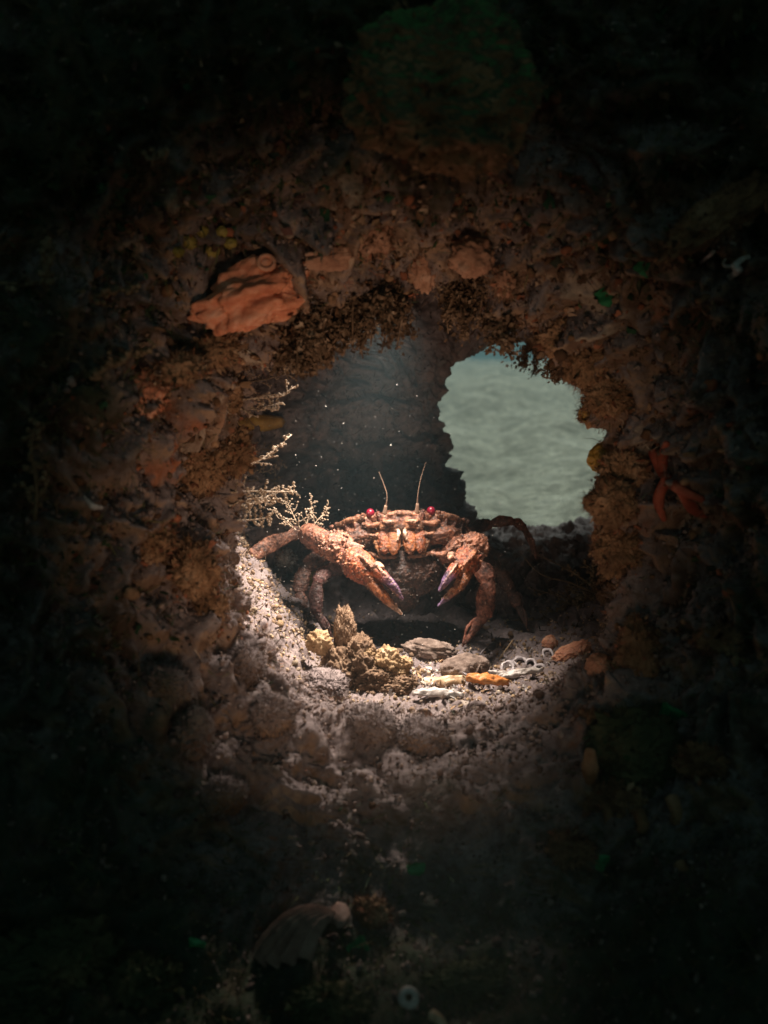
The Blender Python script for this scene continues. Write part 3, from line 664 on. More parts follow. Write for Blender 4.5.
# ------------------------------------------------------------------ things growing on or lying by the rock
def S(p, loc): return p * loc[1] / FPX
CAMV = np.array((0, -1, 0))
def lump(name, px, py, wpx, hpx, mat, label, cat, group=None, depth=.7, roll=0.0, sink=.25, k=4, amps=((.22, 1.4), (.16, 3.5), (.07, 9)), seed=0, lean=.5, fuzz=True):
    """a lumpy growth seated on the rock where the line of sight meets it"""
    l, n = hit(px, py); ax = unit(n * (1 - lean) + CAMV * lean)
    M = frame(ax, 0, (0, 0, 1)); c_, s_ = math.cos(roll), math.sin(roll)
    M = np.stack([M[:, 0] * c_ + M[:, 1] * s_, M[:, 1] * c_ - M[:, 0] * s_, M[:, 2]], 1)
    rx, ry = S(wpx, l), S(hpx, l); rz = depth * min(rx, ry)
    V, F = blob(l + ax * rz * (1 - 2 * sink) * .5, (rx, ry, rz), M, k, amps, seed)
    o = mk(name, V, F, MAT[mat]); recenter(o)
    if fuzz:
        bo = np.array(o.location); nn = int(min(2600, 500 + 900 * (rx * ry) / .0001)); ii = rng.integers(0, len(V), nn); c0 = V.mean(0)
        Nv = unit((V[ii] - c0) / np.array((rx, rx, rx))); Nv = Nv + .5 * rng.normal(size=(nn, 3))
        tc = BRN if mat != 'boulder' else [(.05, .085, .03), (.08, .09, .04), (.10, .075, .04)]
        a_ = ribbons(V[ii], Nv, rng.gamma(3, .0008, nn).clip(.0005, .006), .00007 + .00010 * rng.random(nn), .8, rng); k_ = nn // 12
        b_ = flakes(V[ii[:k_]], Nv[:k_], rng.gamma(3, .00055, k_).clip(.0005, .004), rng)
        VV, FF = join([a_, b_]); cc_ = np.vstack([rep(tints(nn, tc), 5), rep(tints(k_, tc), 9)])
        h = mk('fuzz', VV - bo, FF, MAT['turf'], o, col=cc_); h['kind'] = 'stuff'
    return tag(o, label, cat, group)
def ringtube(c, ax, R_, r_, n=18, seg=7, up=(0, 0, 1)):
    M = frame(ax, 0, up); t = np.linspace(0, 2 * np.pi, n + 1)
    return tube(c + R_ * (np.cos(t)[:, None] * M[:, 0] + np.sin(t)[:, None] * M[:, 1]), [r_, r_], n + 1, seg)
def sprig(base, d, L, seed, r=.0005, nb=9, bl=.28, droop=(0, 0, -.15), nub=True):
    """pinnate hydroid branch"""
    g = np.random.default_rng(seed); d = unit(np.asarray(d, float)); dr = np.asarray(droop)
    side = unit(np.cross(d, g.normal(size=3)))
    P_ = [base + d * L * t + (dr * t * t + .06 * g.normal(size=3) * t) * L for t in (0, .35, .7, 1)]
    parts = [tube(P_, [r, r * .8, r * .45], 20, 5)]; C = spline(P_, nb + 2); T = np.gradient(C, axis=0)
    for q in range(1, nb + 1):
        b = unit(unit(T[q]) * .7 + side * (1 if q % 2 else -1) * .8 + .35 * g.normal(size=3)); l_ = L * bl * (1.1 - .6 * q / nb) * g.uniform(.6, 1.2)
        e = C[q] + b * l_
        parts.append(tube([C[q], C[q] + b * l_ * .5 + .1 * l_ * g.normal(size=3), e], [r * .7, r * .6, r * .5], 6, 4))
        if nub:
            for t in (.4, .75, 1.0):
                U, F = ico(0); parts.append((U * r * g.uniform(1.0, 1.9) + C[q] + b * l_ * t + g.normal(size=3) * r * .8, F))
    return join(parts)
def tuft(base, d, L, nf, seed, leaf=.0032, spread=.55):
    """bunch of hanging lobed fronds"""
    g = np.random.default_rng(seed); parts = []
    for q in range(nf):
        dd = unit(np.asarray(d) + spread * g.normal(size=3)); l_ = L * g.uniform(.55, 1.05)
        P_ = [base + .003 * g.normal(size=3), base + dd * l_ * .5 + .12 * l_ * g.normal(size=3), base + unit(dd + np.array((0, 0, -.35))) * l_]
        parts.append(tube(P_, [.0008, .0004], 12, 5)); C = spline(P_, 16)
        n = 70; t = g.random(n) ** .8; B = C[(t * 15).astype(int)] + .0016 * g.normal(size=(n, 3))
        parts.append(flakes(B, np.tile(dd, (n, 1)) * .4, leaf * g.uniform(.5, 1.25, n) * (1.1 - .4 * t), g))
    return join(parts)
def put(name, VF, mat, label, cat, group=None, smooth=True):
    o = mk(name, VF[0], VF[1], MAT[mat], smooth=smooth); recenter(o); return tag(o, label, cat, group)

# orange folded sponge with its open chimney
l, n = hit(252, 300); root = thing('folded_sponge', 'orange folded sponge with a round chimney on the upper left of the hole', 'sponge', l)
M = frame(unit(n * .3 + CAMV * .7), 0, (0, 0, 1)); U, F = ico(5)
rot = math.radians(24); cr, sr = math.cos(rot), math.sin(rot)
fold = 1 + .20 * np.sin(U[:, 1] * 7 + 2.2 * pn(U * 1.7, 5)) * (1 - .5 * np.abs(U[:, 0])) + .22 * pn(U * 2.2, 7) + .09 * pn(U * 6, 8) + .035 * pn(U * 16, 9)
Vl = U * fold[:, None] * np.array((S(56, l), S(30, l), S(26, l))); Vl[:, :2] = Vl[:, :2] @ np.array(((cr, sr), (-sr, cr)))
mk('body', Vl @ M.T + M[:, 2] * .004, F, MAT['orange_sponge'], root)
ch, _ = hit(269, 268); ch = ch - l + CAMV * .010
mk('chimney', *ringtube(ch, unit(CAMV + np.array((.1, 0, .25))), S(7.5, l), S(2.2, l), 26), MAT['peach_sponge'], root)
mk('chimney_wall', *tube([ch - CAMV * .001, ch - CAMV * .012 + np.array((-.002, 0, -.004))], [S(9, l), S(17, l)], 8, 16), MAT['orange_sponge'], root)
lump('sponge', 148, 396, 22, 27, 'orange_sponge', 'dull orange sponge cushion out to the left of the hole', 'sponge', seed=3, k=4)
lump('sponge', 182, 372, 26, 18, 'tan_sponge', 'small tan sponge between the two orange sponges', 'sponge', seed=4)
for q, (px, py, r_) in enumerate(((190, 243, 9), (212, 250, 10), (230, 243, 8), (203, 232, 8), (178, 252, 7), (222, 233, 7))):
    l, n = hit(px, py); a = unit(n * .3 + CAMV * .7); R_ = S(r_ * .85, l)
    V1, F1 = blob(l + a * R_ * .4, (R_, R_ * .9, R_ * 1.25), frame(a), 3, ((.16, 2), (.08, 5)), q)
    V2, F2 = ringtube(l + a * R_ * 1.85, a, R_ * .32, R_ * .14, 10, 5)
    put('sea_squirt', join([(V1, F1), (V2, F2)]), 'yellow_squirt', 'small yellow round sea squirt in the cluster above the orange folded sponge', 'sea squirt', 'yellow sea squirts above the orange sponge')
lump('boulder', 430, 108, 92, 78, 'boulder_top', 'large rounded boulder with green algal top above the hole', 'boulder', depth=1.0, sink=.05, k=6, amps=((.16, 1.6), (.10, 2.2), (.05, 9)), seed=11, lean=.6)
lump('ledge_sponge', 722, 216, 66, 20, 'tan_sponge', 'slanting brown sponge ledge with white worm tubes below it', 'sponge', roll=math.radians(33), seed=12, depth=1.0, lean=.7)
for q, (px, py, r_, rr_) in enumerate(((714, 258, 12, 2.2), (736, 271, 11, 3.6), (722, 268, 9, 1.8))):
    l, n = hit(px, py); l = l + CAMV * .012; M = frame(CAMV, 0, (0, 0, 1)); t = np.linspace(.3 + q, 3.0 + q, 8)
    P_ = [l + S(r_, l) * (math.cos(a) * np.array((1, 0, .3)) + .55 * math.sin(a) * np.array((0, 0, 1))) - n * 0 for a in t]
    P_.append(P_[-1] - CAMV * .014)
    put('worm_tube', tube(P_, [S(rr_, l) * .6, S(rr_, l), S(rr_, l)], 24, 8), 'shell_white', 'curled white worm tube under the slanting sponge ledge', 'worm tube', 'white worm tubes under the ledge')
def blade(px, py, s_, seed, label, ang=90):
    g = np.random.default_rng(seed); l, n = hit(px, py); l = l + CAMV * .002; L_ = S(s_, l) * 2
    d = np.array((math.cos(math.radians(ang)), -.35, math.sin(math.radians(ang)))); side = np.cross(d, CAMV); side = unit(side)
    u_ = np.linspace(0, 1, 12); v_ = np.linspace(-1, 1, 9); uu, vv = np.meshgrid(u_, v_, indexing='ij')
    w_ = .45 * L_ * (np.sin(np.pi * uu ** .6) * .9 + .1) * (1 + .15 * np.sin(9 * uu + seed))
    V = (l - d * L_ * .5) + uu[..., None] * d * L_ + (vv * w_)[..., None] * side + (.10 * L_ * (np.sin(vv * 3 + uu * 4 + seed)))[..., None] * CAMV
    V = V.reshape(-1, 3); i, j = np.meshgrid(np.arange(11), np.arange(8), indexing='ij')
    F = np.stack([i * 9 + j, i * 9 + j + 1, (i + 1) * 9 + j + 1, (i + 1) * 9 + j], -1).reshape(-1, 4)
    V2 = V - CAMV * .0006; o = put('green_alga', join([(V, F), (V2, F[:, ::-1])]), 'green', label, 'alga', None)
    return o
blade(645, 266, 11, 1, 'green algal blade just left of the slanting sponge ledge', 60)
blade(603, 298, 11, 2, 'flat green algal blade above the right edge of the hole', 170)
blade(668, 718, 19, 3, 'broad green algal blade on top of the mossy lump', 110)
blade(360, 945, 13, 4, 'green algal blade beside the ribbed scallop shell', 80)
blade(196, 943, 10, 5, 'narrow green algal blade by the pointed end of the scallop shell', 120)
blade(600, 860, 10, 6, 'green algal blade low under the mossy lump', 40)
blade(415, 868, 10, 7, 'green algal blade on dark rock below the sandy lip', 150)
# sea squirt and sponge lobes on the right edge
l, n = hit(592, 448); a = unit(np.array((-.8, -.55, -.25))); R_ = S(15, l)
put('sea_squirt', join([blob(l + a * R_ * .7, (R_ * .85, R_ * 1.05, R_ * 1.2), frame(a), 4, ((.10, 2), (.06, 6)), 3), ringtube(l + a * R_ * 1.85, a, R_ * .3, R_ * .12, 12, 6)]), 'olive_squirt', 'olive yellow sea squirt bulging from the right edge of the hole', 'sea squirt')
lump('sea_squirt', 588, 420, 15, 12, 'olive_squirt', 'smaller dark olive sea squirt above the bulging one', 'sea squirt', seed=14, k=3)
for q, (px, py, w_, h_) in enumerate(((560, 338, 26, 20), (586, 362, 24, 28), (606, 396, 24, 20), (622, 470, 24, 22), (612, 505, 24, 26), (618, 548, 24, 28), (614, 590, 18, 20))):
    lump('lobed_sponge', px, py, w_, h_, 'tan_sponge', ['tan sponge lobe beside the last weed tufts on the roof', 'tall tan sponge lobe just above the olive sea squirts', 'rounded tan sponge lobe behind the small dark olive sea squirt', 'tan sponge lobe between the olive sea squirts and the red branching sponge', 'tan sponge lobe directly below the bulging olive sea squirt', 'large tan sponge lobe above the bushy twig-like hydroid', 'small tan sponge lobe at the base of the bushy twig-like hydroid'][q], 'sponge', 'tan sponge lobes on the right edge', seed=30 + q, amps=((.22, 1.5), (.16, 2.6), (.09, 8)), k=5, lean=.35)
for q, (px, py, w_, h_) in enumerate(((216, 352, 24, 18), (236, 455, 20, 24), (205, 470, 24, 26), (195, 570, 22, 30), (212, 610, 15, 24), (150, 545, 26, 24), (228, 395, 16, 22))):
    lump('lobed_sponge', px, py, w_, h_, 'tan_sponge', ['brown sponge lobe directly under the orange folded sponge', 'brown sponge lobe below the yellow brown finger sponge', 'broad brown sponge lobe set back behind the one below the finger sponge', 'tall brown sponge lobe beside the tip of the long crab leg', 'narrow brown sponge lobe above the mauve silt mound', 'wide brown sponge lobe below the dull orange sponge cushion', 'small brown sponge lobe beside the root of the finger sponge'][q], 'sponge', 'brown sponge lobes on the left side', seed=50 + q, amps=((.22, 1.5), (.17, 2.4), (.09, 8)), k=5, lean=.35)
for q, (px, py, w_, h_) in enumerate(((334, 258, 34, 13), (376, 236, 17, 20), (421, 266, 14, 26), (472, 258, 24, 20), (503, 282, 12, 16))):
    lump('lobed_sponge', px, py, w_, h_, 'roof_sponge', ['wide flat pinkish sponge lobe on the roof edge beside the orange folded sponge', 'small pinkish sponge lobe highest on the roof edge below the boulder', 'narrow pinkish sponge lobe between two weed tufts on the roof edge', 'largest rounded pinkish sponge lobe on the roof edge', 'smallest pinkish sponge lobe where the roof edge turns down'][q], 'sponge', 'pinkish sponge lobes on the roof edge', seed=70 + q, roll=(.3, -.5, .15, -.3, .6)[q], amps=((.28, 1.6), (.14, 3), (.06, 9)), k=4, lean=.25, sink=.4, fuzz=q in (1, 4))
# finger sponge and hydroids on the left edge
l, n = hit(243, 424); e = PX(282, 422, l[1] + .004)
put('finger_sponge', tube([l - np.array((.006, 0, 0)), .5 * (l + e), e], [S(8, l), S(9, l), S(5.5, l)], 24, 14), 'olive_squirt', 'stubby yellow brown finger sponge sticking out of the left edge', 'sponge')
HY = [((246, 372), (292, 352)), ((250, 382), (300, 376)), ((248, 398), (290, 384)), ((244, 408), (284, 400)), ((240, 468), (294, 440)), ((246, 482), (304, 477)), ((244, 500), (292, 492)), ((240, 452), (285, 455)), ((250, 512), (290, 505)), ((262, 362), (300, 366)), ((236, 432), (280, 438)), ((244, 442), (292, 430)), ((238, 492), (300, 488)), ((240, 476), (286, 466)), ((256, 356), (288, 344)), ((242, 520), (284, 516)), ((234, 505), (276, 500))]
for q, (b, e) in enumerate(HY):
    l, n = hit(*b); y2 = l[1] + .03 + .006 * (q % 3); E = PX(*e, y2); d = E - l
    put('hydroid', sprig(l - d * .1, d, np.linalg.norm(d) * 1.05, 100 + q, .00046, 15, .17, (0, 0, .03)), 'hydroid' if q not in (5, 7) else 'hydroid_dark', 'pale feathery hydroid branch reaching in from the left edge of the hole', 'hydroid', 'hydroid branches on the left edge')
# hanging weed on the roof
for q, (px, py, L_, nf) in enumerate(((288, 338, 34, 7), (306, 318, 46, 9), (330, 310, 40, 9), (352, 300, 42, 9), (376, 296, 44, 9), (398, 292, 44, 8), (452, 286, 34, 7), (476, 284, 42, 8), (508, 318, 30, 7), (528, 342, 28, 7), (318, 330, 30, 7), (550, 366, 24, 6))):
    l, n = hit(px, py); put('hanging_weed', tuft(l - n * .001, unit(n * .4 + np.array((.0, -.1, -1))), S(L_ * 1.45, l), nf, 200 + q, .0027, .30), 'weed', 'ragged dark brown weed tuft hanging from the roof of the hole', 'seaweed', 'weed tufts hanging from the roof')
# red branching sponge on the right
l, n = hit(660, 468); b0 = l + CAMV * .002; parts = []
for q, pts in enumerate((((650, 452), (662, 475), (678, 490), (700, 500)), ((662, 475), (660, 458), (664, 444)), ((678, 490), (690, 508), (704, 516)), ((664, 478), (656, 500), (662, 520)))):
    PP = [hit(*p)[0] + CAMV * .004 for p in pts]; parts.append(tube(PP, [S(5, l), S(6, l), S(3, l)], 20, 9))
put('branching_sponge', join(parts), 'red_sponge', 'dull red branching sponge on the dark rock right of the hole', 'sponge')
lump('sponge', 640, 660, 26, 36, 'tan_sponge', 'dark tan sponge cushion on the right below the twiggy hydroid', 'sponge', seed=90)
# peach sponges at the lower right edge
lump('sponge', 572, 653, 20, 10, 'peach_sponge', 'smooth peach sponge on the lower right edge of the hole', 'sponge', roll=.5, seed=91, amps=((.18, 1.8), (.14, 5), (.05, 12)), sink=.2, fuzz=False)
lump('sponge', 599, 668, 15, 14, 'peach_sponge', 'small round peach sponge beside the larger smooth one', 'sponge', seed=92, amps=((.18, 1.8), (.14, 5), (.05, 12)), sink=.2, fuzz=False)
lump('sponge', 549, 643, 8, 7, 'peach_sponge', 'small pink sponge knob beside the shell debris', 'sponge', seed=93, amps=((.18, 1.8), (.14, 5), (.05, 12)), sink=0., fuzz=False)
# twiggy hydroid at the right edge of the hollow
l, n = hit(604, 596); root = l; parts = []
for q, (e, dy, r_) in enumerate((((516, 563), .05, .0006), ((547, 555), .05, .0006), ((518, 618), .04, .0008), ((532, 602), .04, .0007), ((560, 585), .03, .0008), ((545, 628), .03, .0007), ((566, 566), .03, .0007), ((556, 607), .02, .0008), ((584, 560), .02, .0008), ((575, 600), .01, .0009), ((570, 620), .01, .0009), ((590, 580), .0, .0009))):
    E = PX(*e, l[1] + dy); d = E - l; parts.append(sprig(l, d, np.linalg.norm(d), 300 + q, r_, 3 if q < 2 else 8, .1 if q < 2 else .26, (0, 0, .05), q > 1))
put('hydroid', join(parts), 'hydroid_dark', 'bushy twig-like hydroid at the lower right of the hollow', 'hydroid')
# ---- on the floor of the hollow
def fl(px, py): return hit(px, py)
l, n = fl(350, 690); root = thing('rock', 'brown weedy rock with a pointed peak on the floor below the crab', 'rock', l)
pk = PX(343, 618, l[1] + .012) - l
M1 = frame((0, 0, 1)); 
A3 = ((.22, 1.6), (.12, 4), (.09, 10))
body = [blob(np.array((-.004, .008, .008)), (.012, .012, .014), None, 5, A3, 95, False), blob(pk * .78, (.0055, .007, .014), None, 5, A3, 96, False), blob(pk * .42 + np.array((.006, 0, 0)), (.009, .009, .012), None, 5, A3, 93, False), blob(np.array((.014, .004, .005)), (.013, .011, .009), None, 5, A3, 97, False), blob(np.array((.026, .002, .002)), (.012, .010, .006), None, 5, A3, 99, False)]
Vb, Fb = join(body); mk('body', Vb, Fb, MAT['weedy_rock'], root)
nn = 3200; ii = rng.integers(0, len(Vb), nn); VV, FF = ribbons(Vb[ii], np.array((0, -.2, .5)) + rng.normal(size=(nn, 3)), rng.gamma(3, .0007, nn).clip(.0005, .005), .0001 + .0001 * rng.random(nn), .8, rng)
h = mk('fuzz', VV, FF, MAT['turf'], root, col=rep(tints(nn, BRN[:4]), 5)); h['kind'] = 'stuff'
for q, (px, py, r_) in enumerate(((388, 660, 13), (396, 674, 11), (376, 672, 10), (384, 684, 10), (404, 664, 8), (319, 642, 12), (366, 655, 8))):
    l2 = PX(px, py, l[1] + .002) ; R_ = S(r_, l2)
    o = mk('crumb_sponge', *blob(l2 - l, (R_, R_ * .8, R_), None, 4, ((.25, 1.8), (.16, 4), (.12, 9)), 400 + q, False), MAT['crumb'], root); 
def stone(px, py, w_, h_, mat, label, cat, seed, roll=0., name='pebble', amps=((.10, 1.5), (.05, 5))):
    l, n = fl(px, py + h_); c = l + np.array((0, S(h_, l) * .4, S(h_, l) * .5))
    cr, sr = math.cos(roll), math.sin(roll)
    V, F = blob((0, 0, 0), (S(w_, l), S(h_, l) * 1.2, S(h_, l)), None, 4, amps, seed)
    V = np.stack([V[:, 0] * cr - V[:, 2] * sr, V[:, 1], V[:, 0] * sr + V[:, 2] * cr], 1) + c
    return put(name, (V, F), mat, label, cat)
stone(430, 645, 27, 11, 'pebble', 'oval brown stone half buried under the crab', 'stone', 1, -.12, amps=((.18, 1.6), (.10, 4), (.03, 11)))
st = stone(465, 662, 25, 14, 'pebble', 'rounded brown stone with faint bands in front of the crab', 'stone', 2, .12, amps=((.13, 1.5), (.06, 5), (.03, 11)))
for q, t in enumerate((-.35, .05, .42)):
    me = st.data; l, n = fl(465, 676); c0 = np.array((0, 0, S(13, l)))
    R1 = S(25, l); rr_ = S(13, l) * math.sqrt(1 - t * t); u_ = np.linspace(-.3, 2.4, 14)
    P_ = [c0 + np.array((R1 * t + .002 * math.sin(a * 2), -1.22 * rr_ * math.sin(a), rr_ * 1.02 * math.cos(a))) for a in u_]
    mk('band', *tube(P_, [.0002, .0004, .0002], 24, 6), MAT['pebble'], st)
def shard(px, py, L_, w_, ang, mat, label, cat, seed, name='shell_fragment', th=.0012, curve=.35, lift=.004):
    """curved piece of shell lying on the floor"""
    l, n = fl(px, py); g = np.random.default_rng(seed); a = math.radians(ang)
    ex = np.array((math.cos(a), .15 * math.sin(seed), math.sin(a))); ex = unit(ex); ey = unit(np.cross((0, -.55, .84), ex)); ez = np.cross(ex, ey)
    A_, B_ = S(L_, l), S(w_, l); nu, nv_ = 22, 9; uu, vv = np.meshgrid(np.linspace(-1, 1, nu), np.linspace(-1, 1, nv_), indexing='ij')
    half = B_ * (1 - .75 * np.abs(uu) ** 2.4) * (1 + .30 * pn(np.stack([uu.ravel() * 4, np.sign(vv.ravel()) * 3, uu.ravel() * 0 + seed * 3.3], 1), 9).reshape(uu.shape)); p3_ = np.stack([uu.ravel() * 3, vv.ravel() * 2, 0 * uu.ravel() + seed], 1)
    hh = curve * B_ * (1 - vv ** 2) * 1.6 - .12 * A_ * uu ** 2 + (pn(p3_, seed) * .0016 + pn(p3_ * 3, seed) * .0006).reshape(uu.shape)
    top = (l + np.array((0, 0, lift))) + (uu * A_)[..., None] * ex + (vv * half)[..., None] * ey + hh[..., None] * ez
    T_ = top.reshape(-1, 3); Bm = T_ - ez * th
    i, j = np.meshgrid(np.arange(nu - 1), np.arange(nv_ - 1), indexing='ij')
    F = np.stack([i * nv_ + j, (i + 1) * nv_ + j, (i + 1) * nv_ + j + 1, i * nv_ + j + 1], -1).reshape(-1, 4); m = len(T_)
    edge = np.concatenate([np.arange(nv_), np.arange(1, nu) * nv_ + nv_ - 1, (nu - 1) * nv_ + np.arange(nv_ - 2, -1, -1), np.arange(nu - 2, 0, -1) * nv_])
    e2 = np.roll(edge, -1); rim = np.stack([edge, e2, e2 + m, edge + m], 1)
    return put(name, (np.vstack([T_, Bm]), [F, F[:, ::-1] + m, rim]), mat, label, cat)
shard(448, 688, 34, 7, 2, 'shell_tan', 'long tan shell fragment in the debris below the banded stone', 'shell', 1)
shard(488, 690, 22, 7, -8, 'shell_orange', 'bright orange shell fragment at the end of the tan one', 'shell', 2, lift=.006)
shard(470, 679, 42, 3.5, 4, 'shell_white', 'thin pale shell splinter behind the orange shell fragment', 'shell', 3, lift=.003)
shard(438, 698, 26, 5, -2, 'shell_white', 'white shell splinter in front of the tan shell fragment', 'shell', 4, lift=.003)
shard(404, 675, 10, 7, 35, 'shell_white', 'bright white broken shell flake left of the banded stone', 'shell', 5, lift=.005)
shard(405, 693, 9, 4, 60, 'shell_white', 'small white shell chip beside the crumbly sponge', 'shell', 6, lift=.003)
shard(518, 678, 26, 4, 10, 'shell_white', 'grey white shell splinter below the row of white rings', 'shell', 7, lift=.003)
for q, (px, py, r_) in enumerate(((508, 668, 7), (521, 663, 7), (531, 664, 6), (540, 669, 6), (514, 673, 5), (548, 655, 6))):
    l, n = fl(px, py + 2); a = unit(np.array((.25 * math.sin(q * 2.3), -.8, .55)))
    R_ = S(r_, l); c = l + np.array((0, 0, R_ * .35)); V1, F1 = ringtube(c, a, R_ * .85, R_ * .24, 20, 7); V1 = V1 + .28 * R_ * np.stack([pn(V1 * 260, 71 + k_ + q) for k_ in range(3)], 1)
    t_ = np.linspace(0, 2 * np.pi, 15)[:-1]; Mx = frame(a, 0, (0, 0, 1)); lo = c - a * R_ * 1.1
    sk0 = c + R_ * .9 * (np.cos(t_)[:, None] * Mx[:, 0] + np.sin(t_)[:, None] * Mx[:, 1]); sk1 = lo + R_ * 1.25 * (1 + .15 * np.cos(5 * t_))[:, None] * (np.cos(t_)[:, None] * Mx[:, 0] + np.sin(t_)[:, None] * Mx[:, 1]); jj_ = np.arange(14)
    put('barnacle', join([(V1, F1), (np.vstack([sk0, sk1]), np.stack([jj_, (jj_ + 1) % 14, 14 + (jj_ + 1) % 14, 14 + jj_], 1))]), 'shell_lilac', 'empty white barnacle ring in the shell debris on the right', 'barnacle', 'white barnacle rings in the debris')
l, n = fl(499, 660); put('twig', tube([l, PX(513, 640, l[1] + .006)], [.0008, .0005], 6, 6), 'hydroid_dark', 'thin brown twig leaning behind the banded stone', 'twig')
l, n = fl(316, 586)
lump('sponge', 316, 582, 10, 13, 'yellow_squirt', 'small pale yellow sponge beside the left bank under the claw', 'sponge', seed=94, amps=((.2, 1.8), (.4, 3.5), (.2, 9)), sink=0, depth=1)
lump('sponge', 287, 560, 11, 9, 'shell_white', 'small white sponge tuft on the gravel bank below the long leg', 'sponge', seed=98, amps=((.2, 1.8), (.4, 3.5), (.2, 9)), sink=0)
for q, (b, e) in enumerate((((300, 528), (288, 500)), ((306, 526), (312, 496)), ((296, 530), (272, 508)), ((312, 528), (328, 506)))):
    A_ = PX(*b, .596); E = PX(*e, .60); d = E - A_
    put('hydroid', sprig(A_, d, np.linalg.norm(d), 500 + q, .00042, 12, .4, (0, 0, 0)), 'hydroid', 'pale bushy hydroid tuft growing at the bend of the crab arm', 'hydroid', 'hydroid tufts on the crab arm')
# ---- silt covered lumps on the lower lip
for q, (px, py, r_, label) in enumerate(((370, 727, 25, 'fuzzy round silt lump in the middle of the lower lip'), (424, 742, 27, 'low bristly silt mound right of the fuzzy round lump'), (272, 716, 23, 'dark fuzzy silt lump left on the lower lip'), (243, 668, 26, 'mauve silt mound at the lower left edge of the hole'), (190, 735, 30, 'knobbly silt lump far left on the lower lip'), (222, 795, 26, 'pale bristly lump below the knobbly silt lump'), (325, 690, 26, 'smooth silt hump beside the weedy rock'), (168, 690, 26, 'brown bristly lump at the left end of the lip'))):
    l, n = hit(px, py); R_ = S(r_, l); root = thing('silt_lump', label, 'lump', l)
    V, F = blob(n * R_ * .15, (R_, R_ * .9, R_ * .62), frame(n), 5, ((.14, 1.5), (.10, 4), (.07, 11)), 600 + q); mk('body', V, F, MAT['rock'], root)
    nn = 1500; ii = rng.integers(0, len(V), nn); Nv = unit(V[ii] - n * R_ * .15)
    VV, FF = ribbons(V[ii], Nv + .5 * rng.normal(size=(nn, 3)), rng.gamma(3, .0006, nn).clip(.0004, .004), .00010 + .00012 * rng.random(nn), .7, rng)
    h = mk('fuzz', VV, FF, MAT['turf'], root, col=rep(tints(nn, SILT), 5)); h['kind'] = 'stuff'
# ---- lower right clump
lump('mossy_lump', 640, 752, 52, 48, 'boulder', 'dark mossy lump at the lower right under the green blade', 'lump', seed=110, k=5, amps=((.2, 1.5), (.16, 4), (.08, 10)))
l, n = hit(590, 782); a = unit(np.array((-.1, -.5, .9))); put('sea_squirt', tube([l, l + a * S(20, l), l + a * S(42, l)], [S(6, l), S(9, l), S(5, l)], 20, 14, .7), 'tan_sponge', 'tan tongue shaped sea squirt left of the mossy lump', 'sea squirt')
for q, (px, py, L_) in enumerate(((604, 812, 20), (669, 806, 22), (677, 868, 14), (636, 818, 16))):
    l, n = hit(px, py - L_ * .5); l = l + CAMV * .003
    put('hanging_sea_squirt', tube([l, l + np.array((.001, -.004, -S(L_ * .6, l))), l + np.array((0, -.004, -S(L_, l)))], [S(7, l), S(6, l), S(5, l)], 18, 10), 'tan_sponge', 'pale hanging sea squirt under the mossy lump', 'sea squirt', 'pale sea squirts under the mossy lump')
for q, (px, py, w_, h_) in enumerate(((600, 800, 18, 16), (625, 795, 20, 24), (590, 720, 14, 10), (700, 760, 24, 20), (570, 850, 22, 18), (725, 640, 26, 18))):
    lump('lobed_sponge', px, py, w_, h_, 'tan_sponge', 'drab ochre sponge lobe on the dark rock at the lower right', 'sponge', 'ochre sponge lobes at the lower right', seed=120 + q, amps=((.22, 1.5), (.17, 2.4), (.09, 8)))
# ---- foreground at the foot of the rock
def scallop(px, py, R_, label):
    l, n = hit(px, py); R_ = S(R_, l); root = thing('scallop_shell', label, 'shell', l)
    nu, nv_ = 110, 30; uu, vv = np.meshgrid(np.linspace(-1, 1, nu), np.linspace(0.02, 1, nv_), indexing='ij'); an = uu * math.radians(62)
    rr_ = R_ * 2 * vv * (1 - .10 * uu ** 2); rib = np.cos(uu * np.pi * 9) * .085 * vv ** .8
    Xs, Ys = rr_ * np.cos(an), rr_ * np.sin(an); Zs = R_ * (.62 * np.sin(np.pi * np.clip(vv, 0, 1) ** .8) * (1 - .6 * uu ** 2) + rib + .012 * np.sin(vv * 40))
    a = math.radians(24); ex = np.array((-math.cos(a), -.10, -math.sin(a))); ex = unit(ex); ez = unit(np.array((-.30, -.45, .84))); ez = unit(ez - ex * (ez @ ex)); ey = np.cross(ez, ex)
    org = np.array((1.05 * R_, -.004, .60 * R_)); T_ = (org + Xs[..., None] * ex + Ys[..., None] * ey * .40 + Zs[..., None] * ez).reshape(-1, 3); Bm = T_ - ez * .0015
    i, j = np.meshgrid(np.arange(nu - 1), np.arange(nv_ - 1), indexing='ij'); F = np.stack([i * nv_ + j, (i + 1) * nv_ + j, (i + 1) * nv_ + j + 1, i * nv_ + j + 1], -1).reshape(-1, 4); m = len(T_)
    mk('valve', np.vstack([T_, Bm]), [F, F[:, ::-1] + m], MAT['scallop'], root)
    mk('hinge_ear', *blob(org, (R_ * .22, R_ * .34, R_ * .12), np.stack([ex, ey, ez], 1), 3, ((.1, 2), (.08, 6)), 5), MAT['scallop'], root)
scallop(292, 938, 46, 'ribbed brown scallop shell lying at the foot of the rock')
lump('sponge', 372, 912, 22, 14, 'tan_sponge', 'ragged tan sponge at the hinge end of the scallop shell', 'sponge', seed=131, amps=((.22, 1.5), (.17, 2.4), (.09, 8)), sink=.0)
